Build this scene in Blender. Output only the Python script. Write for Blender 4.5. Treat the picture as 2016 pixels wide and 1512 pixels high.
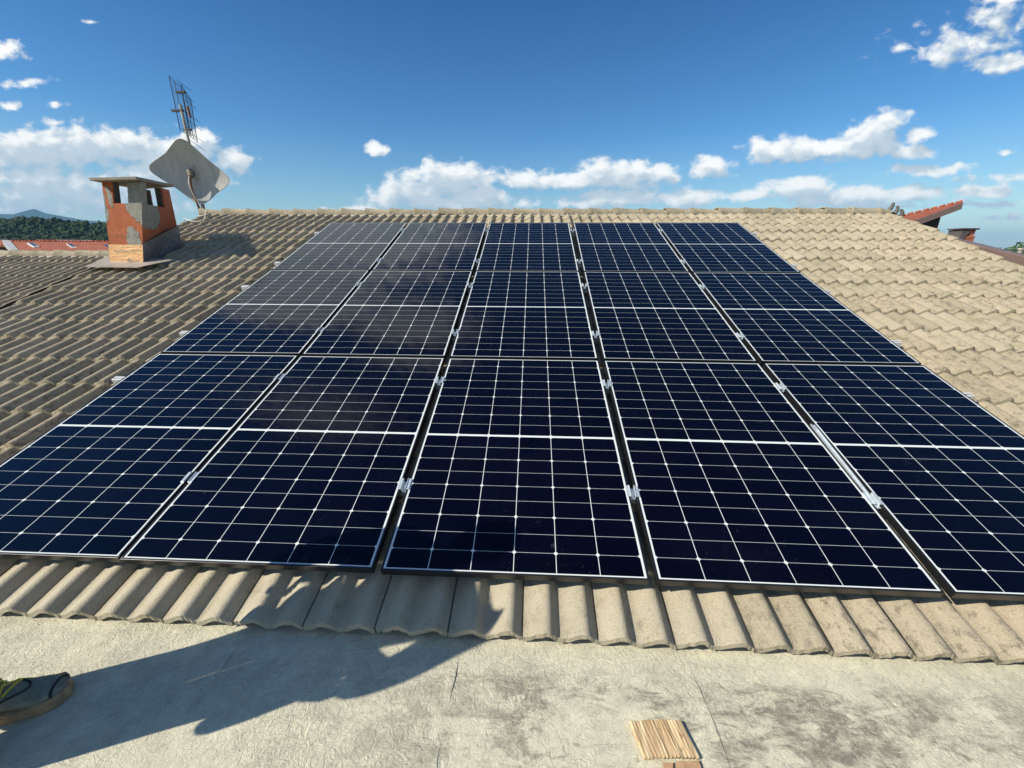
import bpy, bmesh, math, random
from mathutils import Vector, Matrix
import numpy as np
random.seed(7)
rng = np.random.default_rng(7)
R = math.radians
for o in list(bpy.data.objects):
    bpy.data.objects.remove(o)
S = bpy.context.scene
COL = S.collection

# ------------------------------------------------------------------ camera, exposure, sky, sun
CAM = Vector((0.0671, -1.4000, 1.3070))
CROT = Matrix(((0.998662, -0.018941, 0.048117),
               (0.051615, 0.308507, -0.949821),
               (0.003146, 0.951033, 0.309072)))
cd = bpy.data.cameras.new('camera')
cd.sensor_width = 36.0
cd.sensor_fit = 'HORIZONTAL'
cd.lens = 36.0 * 806.376 / 2016.0
cd.clip_start = 0.02
cd.clip_end = 40000.0
cam = bpy.data.objects.new('camera', cd)
COL.objects.link(cam)
cam.matrix_world = Matrix.Translation(CAM) @ CROT.to_4x4()
S.camera = cam

S.render.engine = 'CYCLES'
S.render.resolution_x, S.render.resolution_y = 1024, 768
S.view_settings.view_transform = 'Standard'
S.view_settings.look = 'None'
S.view_settings.gamma = 1.0
S.view_settings.exposure = 0.3
S.cycles.max_bounces = 6

SUN_AZ, SUN_EL = R(63.0), R(38.5)           # the light travels towards this azimuth (from +Y to +X)
sd = Vector((math.cos(SUN_EL) * math.sin(SUN_AZ), math.cos(SUN_EL) * math.cos(SUN_AZ), -math.sin(SUN_EL)))
sl = bpy.data.lights.new('sun', 'SUN')
sl.energy = 5.0
sl.angle = R(0.55)
sl.color = (1.0, 0.93, 0.80)
sun = bpy.data.objects.new('sun', sl)
COL.objects.link(sun)
sun.rotation_euler = sd.to_track_quat('-Z', 'Y').to_euler()

W = bpy.data.worlds.new('World')
S.world = W
W.use_nodes = True
W.cycles.sampling_method = 'MANUAL'
W.cycles.sample_map_resolution = 256


class NT:
    """small helper to write node trees as expressions"""
    def __init__(s, tree):
        s.t = tree
        s.n = tree.nodes
        s.l = tree.links

    def node(s, typ, **kw):
        n = s.n.new(typ)
        for k, v in kw.items():
            setattr(n, k, v)
        return n

    def put(s, sock, v):
        if isinstance(v, bpy.types.NodeSocket):
            s.l.new(v, sock)
        elif v is not None:
            if hasattr(sock, 'default_value'):
                dv = sock.default_value
                if hasattr(dv, '__len__') and not hasattr(v, '__len__'):
                    v = [v] * len(dv)
                if hasattr(dv, '__len__') and len(dv) == 4 and len(v) == 3:
                    v = tuple(v) + (1.0,)
                sock.default_value = v

    def m(s, op, a, b=None, c=None, clamp=False):
        n = s.node('ShaderNodeMath', operation=op, use_clamp=clamp)
        s.put(n.inputs[0], a)
        if b is not None:
            s.put(n.inputs[1], b)
        if c is not None:
            s.put(n.inputs[2], c)
        return n.outputs[0]

    def v(s, op, a, b=None, scale=None):
        n = s.node('ShaderNodeVectorMath', operation=op)
        s.put(n.inputs[0], a)
        if b is not None:
            s.put(n.inputs[1], b)
        if scale is not None:
            s.put(n.inputs['Scale'], scale)
        return n.outputs['Value'] if op in ('LENGTH', 'DOT_PRODUCT', 'DISTANCE') else n.outputs['Vector']

    def sep(s, v):
        n = s.node('ShaderNodeSeparateXYZ')
        s.put(n.inputs[0], v)
        return n.outputs

    def comb(s, x=0.0, y=0.0, z=0.0):
        n = s.node('ShaderNodeCombineXYZ')
        for i, q in enumerate((x, y, z)):
            s.put(n.inputs[i], q)
        return n.outputs[0]

    def noise(s, vec, scale=5.0, detail=4.0, rough=0.55, dist=0.0, color=False):
        n = s.node('ShaderNodeTexNoise')
        s.put(n.inputs['Vector'], vec)
        n.inputs['Scale'].default_value = scale
        n.inputs['Detail'].default_value = detail
        n.inputs['Roughness'].default_value = rough
        n.inputs['Distortion'].default_value = dist
        return n.outputs['Color' if color else 'Fac']

    def voro(s, vec, scale=5.0, feature='F1', rand=1.0, out='Distance'):
        n = s.node('ShaderNodeTexVoronoi', feature=feature)
        s.put(n.inputs['Vector'], vec)
        n.inputs['Scale'].default_value = scale
        n.inputs['Randomness'].default_value = rand
        return n.outputs[out]

    def white(s, vec):
        n = s.node('ShaderNodeTexWhiteNoise')
        s.put(n.inputs['Vector'], vec)
        return n.outputs['Value']

    def ramp(s, f, lo, hi, a=0.0, b=1.0, smooth=True):
        n = s.node('ShaderNodeMapRange', interpolation_type='SMOOTHSTEP' if smooth else 'LINEAR')
        s.put(n.inputs[0], f)
        s.put(n.inputs[1], lo)
        s.put(n.inputs[2], hi)
        s.put(n.inputs[3], a)
        s.put(n.inputs[4], b)
        return n.outputs[0]

    def mix(s, f, a, b, blend='MIX'):
        n = s.node('ShaderNodeMix', data_type='RGBA', blend_type=blend)
        s.put(n.inputs[0], f)
        s.put(n.inputs[6], a)
        s.put(n.inputs[7], b)
        return n.outputs[2]

    def bump(s, h, dist=0.01, strength=1.0, normal=None):
        n = s.node('ShaderNodeBump')
        s.put(n.inputs['Height'], h)
        n.inputs['Distance'].default_value = dist
        n.inputs['Strength'].default_value = strength
        if normal is not None:
            s.put(n.inputs['Normal'], normal)
        return n.outputs[0]


# clouds: directions as (x/y, z/y) of the view ray out of the place, with half sizes and weight
CLOUDS = [(-1.159, 0.212, 0.154, 0.043, 1), (-1.046, 0.219, 0.116, 0.043, 1), (-0.923, 0.223, 0.096, 0.036, 1), (-0.825, 0.209, 0.119, 0.039, 1), (-0.748, 0.219, 0.045, 0.032, 1), (-0.693, 0.188, 0.053, 0.027, 0.75), (-1.16, 0.143, 0.189, 0.049, 0.9), (-1.008, 0.11, 0.201, 0.038, 0.8), (-1.2, 0.104, 0.167, 0.028, 0.7), (-0.832, 0.163, 0.146, 0.042, 0.9), (-1.137, 0.405, 0.044, 0.018, 0.8), (-1.118, 0.349, 0.047, 0.011, 0.6), (-1.063, 0.308, 0.024, 0.008, 0.5), (-1.172, 0.304, 0.034, 0.011, 0.6), (-0.352, 0.216, 0.03, 0.015, 0.8), (-1.076, 0.272, 0.048, 0.008, 0.35), (-0.192, 0.147, 0.105, 0.037, 1), (-0.274, 0.126, 0.093, 0.031, 1), (-0.337, 0.111, 0.049, 0.021, 0.9), (-0.13, 0.115, 0.083, 0.025, 1), (-0.188, 0.102, 0.186, 0.019, 0.8), (-0.016, 0.146, 0.065, 0.022, 0.9), (0.174, 0.158, 0.101, 0.032, 1), (0.084, 0.146, 0.069, 0.022, 1), (0.259, 0.157, 0.054, 0.022, 0.9), (0.371, 0.168, 0.056, 0.02, 0.9), (0.187, 0.112, 0.106, 0.021, 0.9), (0.341, 0.111, 0.079, 0.018, 0.9), (0.109, 0.098, 0.068, 0.013, 0.8), (0.564, 0.131, 0.098, 0.023, 1), (0.471, 0.114, 0.067, 0.014, 0.8), (0.703, 0.12, 0.076, 0.018, 0.95), (0.809, 0.122, 0.064, 0.016, 0.95), (0.655, 0.103, 0.17, 0.012, 0.7), (0.579, 0.206, 0.119, 0.024, 1), (0.493, 0.209, 0.048, 0.026, 1), (0.698, 0.226, 0.063, 0.03, 1), (0.719, 0.258, 0.042, 0.02, 0.9), (0.665, 0.21, 0.092, 0.022, 1), (0.782, 0.227, 0.034, 0.017, 0.9), (0.775, 0.197, 0.043, 0.013, 0.9), (0.824, 0.167, 0.097, 0.011, 0.8), (0.945, 0.124, 0.066, 0.014, 0.9), (0.885, 0.425, 0.080, 0.030, 0.50), (0.825, 0.385, 0.110, 0.026, 0.48), (0.79, 0.358, 0.07, 0.018, 0.42), (0.916, 0.350, 0.075, 0.016, 0.8), (0.875, 0.455, 0.06, 0.012, 0.6), (1.0, 0.15, 0.12, 0.010, 0.5), (0.96, 0.10, 0.10, 0.008, 0.5), (1.02, 0.07, 0.041, 0.012, 0.6), (0.969, 0.198, 0.014, 0.006, 0.5), (-0.388, 0.091, 0.095, 0.008, 0.7), (0.698, 0.378, 0.043, 0.017, 0.25), (-0.932, 0.453, 0.016, 0.004, 0.4),
          (-0.66, 0.78, 0.46, 0.16, 1), (-0.84, 0.98, 0.36, 0.17, .9), (-0.45, 1.12, 0.26, 0.14, .6), (-0.98, 1.62, 0.40, 0.28, .35)]


def build_world():
    g = bpy.data.node_groups.new('cloud_field', 'ShaderNodeTree')
    g.interface.new_socket(name='P', in_out='INPUT', socket_type='NodeSocketVector')
    g.interface.new_socket(name='D', in_out='OUTPUT', socket_type='NodeSocketFloat')
    q = NT(g)
    gi = q.node('NodeGroupInput')
    go = q.node('NodeGroupOutput')
    p0 = gi.outputs[0]
    wv = q.noise(p0, 9.0, 3.0, 0.5, color=True)
    p = q.v('ADD', p0, q.v('MULTIPLY', q.v('SUBTRACT', wv, (0.5, 0.5, 0.5)), (0.045, 0.03, 0.0)))
    cur = None
    for cx, cy, rx, ry, s in CLOUDS:
        d = q.v('MULTIPLY', q.v('SUBTRACT', p, (cx, cy, 0)), (1 / (rx * 1.25), 1 / (ry * 1.25), 0))
        e = q.m('MULTIPLY', q.m('SUBTRACT', 1.0, q.v('LENGTH', d)), s)
        cur = e if cur is None else q.m('SMOOTH_MAX', cur, e, 0.12)
    # billows
    st = q.v('MULTIPLY', p0, (1.0, 1.5, 1.0))
    b1 = q.noise(st, 26.0, 6.0, 0.62, 0.3)
    b2 = q.voro(q.v('ADD', st, q.v('MULTIPLY', wv, (0.03, 0.03, 0))), 34.0, 'SMOOTH_F1')
    bb = q.m('ADD', q.m('MULTIPLY', q.m('SUBTRACT', b1, 0.5), 1.35), q.m('MULTIPLY', q.m('SUBTRACT', 0.42, b2), 0.55))
    calm = q.ramp(q.sep(p0)[1], 0.50, 0.65, 1.0, 0.40)
    q.put(go.inputs[0], q.m('ADD', cur, q.m('MULTIPLY', bb, calm)))

    t = NT(W.node_tree)
    W.node_tree.nodes.clear()
    out = t.node('ShaderNodeOutputWorld')
    bg = t.node('ShaderNodeBackground')
    sky = t.node('ShaderNodeTexSky', sky_type='NISHITA')
    sky.sun_disc = False
    sky.sun_elevation = SUN_EL
    # where the sun stands: opposite of the direction in which the light travels
    sky.sun_rotation = SUN_AZ + math.pi
    sky.altitude = 300
    sky.air_density = 1.0
    sky.dust_density = 0.3
    sky.ozone_density = 2.5
    hs = t.node('ShaderNodeHueSaturation')
    hs.inputs['Saturation'].default_value = 1.12
    hs.inputs['Value'].default_value = 1.0
    t.put(hs.inputs['Color'], sky.outputs[0])
    tc = t.node('ShaderNodeTexCoord')
    d = t.sep(tc.outputs['Generated'])
    yy = t.m('MAXIMUM', d[1], 0.02)
    P = t.comb(t.m('DIVIDE', d[0], yy), t.m('DIVIDE', d[2], yy), 0.0)

    def cf(vec):
        n = t.node('ShaderNodeGroup')
        n.node_tree = g
        t.put(n.inputs[0], vec)
        return n.outputs[0]
    D = cf(P)
    D2 = cf(t.v('ADD', P, (-0.016, 0.026, 0)))
    front = t.ramp(d[1], 0.08, 0.2)
    alpha = t.m('MULTIPLY', t.ramp(D, 0.0, 0.46), front)
    alpha = t.m('MULTIPLY', alpha, 0.96)
    lit = t.ramp(D2, 0.55, -0.15)
    thick = t.ramp(D, 0.1, 0.75)
    sh = t.m('ADD', t.m('MULTIPLY', lit, 0.75), t.m('MULTIPLY', thick, 0.25))
    low = t.ramp(d[2], 0.03, 0.25)
    gray = t.mix(low, (5.2, 6.3, 7.0), (4.0, 5.2, 6.3))
    ccol = t.mix(sh, gray, (12.0, 11.7, 11.0))
    tint = t.mix(t.ramp(d[2], 0.02, 0.22, smooth=False), (1.36, 1.38, 1.16), (0.57, 0.98, 1.23))
    tint = t.mix(t.ramp(d[2], 0.20, 0.45, smooth=False), tint, (0.22, 0.66, 1.0))
    skc = t.mix(1.0, hs.outputs[0], tint, 'MULTIPLY')
    col = t.mix(alpha, skc, ccol)
    # unseen cloud added behind the viewer, to whiten the fill light
    back = t.m('MULTIPLY', t.ramp(d[1], 0.02, -0.12), t.ramp(d[2], 0.06, 0.2))
    bn = t.noise(tc.outputs['Generated'], 3.2, 5.0, 0.6, 0.4)
    col = t.mix(t.m('MULTIPLY', t.ramp(bn, 0.50, 0.64), back), col, (8.6, 8.5, 8.2))
    t.put(bg.inputs[0], col)
    bg.inputs[1].default_value = 0.085
    t.l.new(bg.outputs[0], out.inputs[0])


build_world()

# ------------------------------------------------------------------ helpers
TH = R(19.0)


def sag(v):
    v = min(max(v, 0.0), 5.2)
    return 0.0068 * v * (v - 5.2)


def tag(o, label=None, cat=None, group=None, kind=None):
    if label: o['label'] = label
    if cat: o['category'] = cat
    if group: o['group'] = group
    if kind: o['kind'] = kind
    return o


def empty(name, loc=(0, 0, 0), rot=(0, 0, 0), parent=None):
    o = bpy.data.objects.new(name, None)
    COL.objects.link(o)
    o.location = loc
    o.rotation_euler = rot
    o.parent = parent
    o.empty_display_size = 0.1
    return o


class MB:
    def __init__(s):
        s.V = []
        s.F = []
        s.S = []

    def add(s, vs, fs, smooth=False):
        b = len(s.V)
        s.V += [tuple(v) for v in vs]
        for f in fs:
            s.F.append([b + i for i in f])
            s.S.append(smooth)

    def box(s, x0, x1, y0, y1, z0, z1, M=None):
        vs = [Vector((x, y, z)) for z in (z0, z1) for y in (y0, y1) for x in (x0, x1)]
        if M is not None:
            vs = [M @ v for v in vs]
        s.add(vs, [(0, 2, 3, 1), (4, 5, 7, 6), (0, 1, 5, 4), (2, 6, 7, 3), (0, 4, 6, 2), (1, 3, 7, 5)])

    def hexa(s, bot, top):
        """bot, top: four corners each, same order (counter clockwise from above)"""
        vs = list(bot) + list(top)
        s.add(vs, [(3, 2, 1, 0), (4, 5, 6, 7), (0, 1, 5, 4), (1, 2, 6, 5), (2, 3, 7, 6), (3, 0, 4, 7)])

    def tube(s, pts, r, n=8, smooth=True, r2=None):
        pts = [Vector(p) for p in pts]
        rings = []
        k = len(pts)
        up = Vector((0.13, 0.21, 0.97))
        for i, p in enumerate(pts):
            d = (pts[min(i + 1, k - 1)] - pts[max(i - 1, 0)]).normalized()
            a = d.cross(up)
            if a.length < 0.05:
                a = d.cross(Vector((1, 0, 0)))
            a.normalize()
            b = d.cross(a)
            rr = r if r2 is None else r + (r2 - r) * i / (k - 1)
            rings.append([p + (a * math.cos(2 * math.pi * j / n) + b * math.sin(2 * math.pi * j / n)) * rr for j in range(n)])
        vs = [v for rg in rings for v in rg]
        fs = []
        for i in range(k - 1):
            for j in range(n):
                j2 = (j + 1) % n
                fs.append((i * n + j, i * n + j2, (i + 1) * n + j2, (i + 1) * n + j))
        s.add(vs, fs, smooth)
        s.add(rings[0], [tuple(range(n))])
        s.add(rings[-1], [tuple(reversed(range(n)))])

    def build(s, name, mat, parent=None, bevel=0.0, loc=None, rot=None):
        me = bpy.data.meshes.new(name)
        me.from_pydata(s.V, [], s.F)
        me.polygons.foreach_set('use_smooth', s.S)
        me.update()
        bm = bmesh.new()
        bm.from_mesh(me)
        bmesh.ops.recalc_face_normals(bm, faces=bm.faces)
        bm.to_mesh(me)
        bm.free()
        if mat is not None:
            me.materials.append(mat)
        o = bpy.data.objects.new(name, me)
        COL.objects.link(o)
        o.parent = parent
        if loc: o.location = loc
        if rot: o.rotation_euler = rot
        if bevel:
            b = o.modifiers.new('bevel', 'BEVEL')
            b.width = bevel
            b.segments = 2
            b.limit_method = 'ANGLE'
        return o


def mat(name):
    m = bpy.data.materials.new(name)
    m.use_nodes = True
    t = NT(m.node_tree)
    bs = m.node_tree.nodes['Principled BSDF']
    tc = t.node('ShaderNodeTexCoord')
    return m, t, bs, tc.outputs['Object']


def simple(name, col, rough=0.6, metal=0.0, var=0.15, scale=20.0, bump=0.0, bscale=60.0, spec=0.5):
    m, t, bs, co = mat(name)
    n = t.noise(co, scale, 5.0, 0.6)
    dark = tuple(c * (1 - var) for c in col)
    light = tuple(min(1, c * (1 + var)) for c in col)
    t.put(bs.inputs['Base Color'], t.mix(t.ramp(n, 0.3, 0.7), dark, light))
    bs.inputs['Roughness'].default_value = rough
    bs.inputs['Metallic'].default_value = metal
    bs.inputs['Specular IOR Level'].default_value = spec
    if bump:
        t.put(bs.inputs['Normal'], t.bump(t.noise(co, bscale, 4.0, 0.6), bump))
    return m


# ------------------------------------------------------------------ materials
def tile_material():
    m, t, bs, co = mat('concrete_tile')
    s = t.sep(co)
    cell = t.comb(t.m('FLOOR', t.m('DIVIDE', t.m('SUBTRACT', s[0], 0.05), 0.302)), t.m('FLOOR', t.m('DIVIDE', t.m('SUBTRACT', s[1], 0.08), 0.337)), 3.0)
    r = t.white(cell)
    big = t.noise(co, 0.7, 3.0, 0.5)
    c = t.mix(t.ramp(big, 0.35, 0.65), (0.43, 0.375, 0.27), (0.48, 0.40, 0.285))
    c = t.mix(t.m('MULTIPLY', r, 0.8), c, (0.34, 0.29, 0.20))
    # lichen, greener to the right of the roof
    g = t.noise(co, 9.0, 6.0, 0.65)
    gm = t.m('MULTIPLY', t.ramp(g, 0.45, 0.7), t.ramp(s[0], 1.0, 6.0, 0.25, 0.8))
    c = t.mix(gm, c, (0.27, 0.26, 0.14))
    # dark worn spots
    sp = t.noise(t.v('MULTIPLY', co, (1.0, 0.7, 1.0)), 30.0, 7.0, 0.78)
    sm = t.m('MULTIPLY', t.ramp(sp, 0.49, 0.62), t.ramp(t.noise(co, 4.5, 4.0, 0.65), 0.33, 0.56))
    c = t.mix(t.m('MULTIPLY', sm, 0.85), c, (0.12, 0.10, 0.07))
    wr = t.noise(t.v('MULTIPLY', co, (1.0, 0.22, 1.0)), 24.0, 5.0, 0.7, 0.4)
    c = t.mix(t.ramp(wr, 0.50, 0.72, 0.0, 0.45), c, (0.22, 0.18, 0.12))
    # second, paler kind of tile surface here and there, and cement dust on the eaves row
    r2 = t.white(t.v('ADD', cell, (7.3, 1.9, 0.0)))
    c = t.mix(t.ramp(r2, 0.72, 1.0, 0.0, 0.6), c, (0.46, 0.40, 0.29))
    ev = t.m('MULTIPLY', t.m('MULTIPLY', t.ramp(s[1], 0.16, 0.02), t.ramp(s[0], 1.6, -0.6, 0.15, 1.0)), t.ramp(t.noise(co, 6.0, 4.0, 0.6), 0.25, 0.6, 0.35, 0.9))
    c = t.mix(ev, c, (0.52, 0.475, 0.36))
    fine = t.noise(co, 150.0, 5.0, 0.75)
    c = t.mix(t.ramp(fine, 0.52, 0.68, 0.0, 0.65), c, (0.60, 0.52, 0.37))
    c = t.mix(t.ramp(fine, 0.47, 0.34, 0.0, 0.5), c, (0.20, 0.16, 0.105))
    t.put(bs.inputs['Base Color'], c)
    bs.inputs['Roughness'].default_value = 0.9
    bs.inputs['Specular IOR Level'].default_value = 0.25
    h = t.m('ADD', t.m('MULTIPLY', fine, 0.8), t.m('MULTIPLY', sp, 0.8))
    t.put(bs.inputs['Normal'], t.bump(h, 0.006))
    return m


def membrane_material():
    m, t, bs, co = mat('painted_roof_membrane')
    s = t.sep(co)
    big = t.noise(co, 2.2, 5.0, 0.6, 0.3)
    st = t.noise(t.v('MULTIPLY', co, (0.8, 2.0, 1.0)), 9.0, 9.0, 0.78, 0.6)
    right = t.m('MULTIPLY', t.ramp(s[0], -0.9, 0.35), t.ramp(s[0], 2.0, 1.2, 0.45, 1.0))
    edge = t.ramp(s[1], -0.21, -0.33)
    stain = t.m('MULTIPLY', t.ramp(t.m('ADD', st, t.m('MULTIPLY', t.m('SUBTRACT', big, 0.5), 0.7)), 0.41, 0.58), t.m('ADD', 0.12, t.m('MULTIPLY', t.m('MULTIPLY', right, edge), 0.82)))
    c = t.mix(t.ramp(t.noise(co, 11.0, 6.0, 0.7), 0.3, 0.7), (0.72, 0.68, 0.50), (0.57, 0.54, 0.405))
    c = t.mix(t.m('MULTIPLY', stain, t.ramp(t.noise(co, 34.0, 5.0, 0.75, 0.7), 0.30, 0.60, 0.35, 1.0)), c, (0.19, 0.175, 0.135))
    gr = t.noise(t.v('MULTIPLY', t.v('ADD', co, t.comb(t.m('MULTIPLY', s[1], -0.8), 0.0, 0.0)), (1.0, 0.5, 1.0)), 75.0, 5.0, 0.75, 0.8)
    c = t.mix(t.ramp(gr, 0.50, 0.66, 0.0, 0.38), c, (0.27, 0.25, 0.195))
    c = t.mix(t.ramp(gr, 0.46, 0.32, 0.0, 0.30), c, (0.74, 0.71, 0.56))
    # thin pale brush and foot marks
    sc = t.voro(t.v('ADD', t.v('MULTIPLY', co, (1.0, 2.3, 1.0)), t.v('MULTIPLY', t.noise(co, 5.0, 3.0, 0.6, color=True), (0.35, 0.35, 0.0))), 19.0, 'DISTANCE_TO_EDGE')
    scm = t.m('MULTIPLY', t.ramp(sc, 0.05, 0.0), t.ramp(t.noise(co, 6.0, 2.0, 0.5), 0.42, 0.6))
    c = t.mix(t.m('MULTIPLY', scm, 0.35), c, (0.60, 0.57, 0.45))
    st2 = t.noise(t.v('MULTIPLY', t.v('ADD', co, t.comb(t.m('MULTIPLY', s[1], 0.6), 0.0, 0.0)), (1.0, 0.35, 1.0)), 38.0, 6.0, 0.75, 1.2)
    st2m = t.m('MULTIPLY', t.ramp(st2, 0.50, 0.66), t.m('ADD', 0.10, t.m('MULTIPLY', t.m('MULTIPLY', right, edge), 0.5)))
    c = t.mix(t.m('MULTIPLY', st2m, t.ramp(big, 0.35, 0.6)), c, (0.22, 0.195, 0.15))
    # specks
    sp = t.voro(co, 55.0)
    c = t.mix(t.m('MULTIPLY', t.ramp(sp, 0.085, 0.05), t.ramp(t.noise(co, 9.0, 2.0, 0.5), 0.5, 0.6)), c, (0.10, 0.095, 0.08))
    t.put(bs.inputs['Base Color'], c)
    bs.inputs['Roughness'].default_value = 0.85
    bs.inputs['Specular IOR Level'].default_value = 0.3
    w1 = t.noise(t.v('MULTIPLY', co, (1.0, 0.75, 1.0)), 30.0, 7.0, 0.68, 1.6)
    w2 = t.noise(co, 130.0, 4.0, 0.7, 0.6)
    w3 = t.noise(co, 4.0, 3.0, 0.5)
    w1 = t.m('MULTIPLY', w1, t.ramp(t.noise(co, 1.7, 3.0, 0.5), 0.35, 0.6, 0.25, 1.2))
    w1 = t.m('MULTIPLY', w1, t.ramp(s[0], -0.9, 0.3, 1.0, 0.5))
    h = t.m('ADD', t.m('ADD', t.m('MULTIPLY', w1, 1.35), t.m('MULTIPLY', w2, 0.32)), t.m('MULTIPLY', w3, 1.2))
    h = t.m('SUBTRACT', h, t.m('MULTIPLY', scm, 0.12))
    t.put(bs.inputs['Normal'], t.bump(h, 0.012, 0.8))
    return m


def cell_material():
    m, t, bs, co = mat('solar_cells_under_glass')
    s = t.sep(co)
    PU, PV, LU, MG = 0.1848, 0.0933, 0.5544, 0.0070
    fx = t.m('FRACT', t.m('DIVIDE', t.m('ADD', s[0], LU), PU))
    dx = t.m('MULTIPLY', t.m('SUBTRACT', 0.5, t.m('ABSOLUTE', t.m('SUBTRACT', fx, 0.5))), PU)
    yp = t.m('SUBTRACT', t.m('ABSOLUTE', t.m('SUBTRACT', s[1], 0.861)), MG)
    fy = t.m('DIVIDE', yp, PV)
    f1 = t.m('FRACT', fy)
    dy = t.m('MULTIPLY', t.m('SUBTRACT', 0.5, t.m('ABSOLUTE', t.m('SUBTRACT', f1, 0.5))), PV)
    f2 = t.m('FRACT', t.m('MULTIPLY', fy, 0.5))
    dy2 = t.m('MULTIPLY', t.m('SUBTRACT', 0.5, t.m('ABSOLUTE', t.m('SUBTRACT', f2, 0.5))), 2 * PV)
    mk = t.m('LESS_THAN', dx, 0.0015)
    mk = t.m('MAXIMUM', mk, t.m('LESS_THAN', dy, 0.00062))
    mk = t.m('MAXIMUM', mk, t.m('LESS_THAN', t.m('ADD', dx, dy2), 0.0105))
    mk = t.m('MAXIMUM', mk, t.m('LESS_THAN', yp, 0.0))
    mk = t.m('MAXIMUM', mk, t.m('GREATER_THAN', t.m('ABSOLUTE', s[0]), LU))
    mk = t.m('MAXIMUM', mk, t.m('GREATER_THAN', yp, PV * 9))
    oi = t.node('ShaderNodeObjectInfo')
    rnd = oi.outputs['Random']
    cell = t.comb(t.m('FLOOR', t.m('DIVIDE', t.m('ADD', s[0], LU), PU)), t.m('FLOOR', t.m('DIVIDE', s[1], PV)), t.m('MULTIPLY', rnd, 9.0))
    cc = t.mix(t.white(cell), (0.0007, 0.0007, 0.0040), (0.0014, 0.0013, 0.0070))
    col = t.mix(mk, cc, (0.68, 0.72, 0.70))
    # wiped dust, hand marks and splashes on the glass
    off = t.v('ADD', co, t.comb(t.m('MULTIPLY', rnd, 31.0), t.m('MULTIPLY', rnd, 17.0), 0.0))
    d1 = t.ramp(t.noise(off, 1.6, 3.0, 0.5), 0.50, 0.72)
    d2 = t.ramp(t.noise(off, 26.0, 6.0, 0.72, 1.6), 0.60, 0.74)
    dust = t.m('MULTIPLY', t.m('MULTIPLY', d1, d2), 0.11)
    base = t.m('MULTIPLY', t.ramp(t.noise(off, 2.5, 4.0, 0.6), 0.4, 0.8), 0.003)
    spk = t.m('MULTIPLY', t.ramp(t.voro(off, 60.0), 0.06, 0.02), 0.10)
    dm = t.m('ADD', t.m('ADD', dust, base), t.m('MULTIPLY', spk, d1))
    col = t.mix(dm, col, (0.46, 0.50, 0.55))
    t.put(bs.inputs['Base Color'], col)
    bs.inputs['Roughness'].default_value = 0.45
    bs.inputs['Specular IOR Level'].default_value = 0.0
    bs.inputs['Coat Weight'].default_value = 1.0
    bs.inputs['Coat IOR'].default_value = 1.36
    t.put(bs.inputs['Coat Roughness'], t.m('ADD', 0.045, t.m('MULTIPLY', dm, 1.5)))
    return m


M_TILE = tile_material()
M_MEMB = membrane_material()
M_CELL = cell_material()
M_ALU = simple('anodised_aluminium', (0.78, 0.79, 0.78), 0.5, 0.3, 0.06, 30.0)
M_FRAME = simple('black_anodised_frame', (0.045, 0.045, 0.048), 0.32, 0.7, 0.06, 30.0)
M_CLAMP = simple('bright_clamp_metal', (0.66, 0.72, 0.74), 0.35, 0.5, 0.08, 40.0)
M_DARK = simple('dark_underlay', (0.035, 0.03, 0.028), 0.9)
M_MORTAR = simple('ridge_mortar', (0.40, 0.36, 0.28), 0.95, 0.0, 0.25, 18.0, 0.01, 40.0)
M_WALL = simple('cream_house_render', (0.48, 0.42, 0.33), 0.9, 0.0, 0.1, 6.0, 0.004)
M_RUST = simple('rusty_mast_steel', (0.20, 0.105, 0.06), 0.7, 0.3, 0.4, 30.0)
M_MAST = simple('galvanised_mast', (0.42, 0.38, 0.30), 0.5, 0.5, 0.2, 20.0)
M_WIRE = simple('dark_antenna_metal', (0.055, 0.045, 0.04), 0.6, 0.4)
M_CABLE = simple('white_coaxial_cable', (0.72, 0.70, 0.62), 0.5)
M_FASCIA = simple('brown_painted_fascia', (0.20, 0.135, 0.115), 0.5, 0.0, 0.08, 4.0)

# ------------------------------------------------------------------ the house: tiled roof, ridge, chimney, flat roof
PW = 0.151
TW = 0.302


def prof(u):
    t = (u / PW) % 1.0
    def ss(a, b, x):
        x = min(max((x - a) / (b - a), 0), 1)
        return x * x * (3 - 2 * x)
    return 0.044 * ss(0.04, 0.64, t) * (1 - ss(0.67, 0.99, t))


TS = [0.004, 0.06, 0.14, 0.24, 0.34, 0.44, 0.54, 0.62, 0.68, 0.735, 0.785, 0.835, 0.885, 0.935, 0.985]
US = [t * PW for t in TS] + [PW * (1 + t) for t in TS] + [TW - 0.0035]


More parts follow.
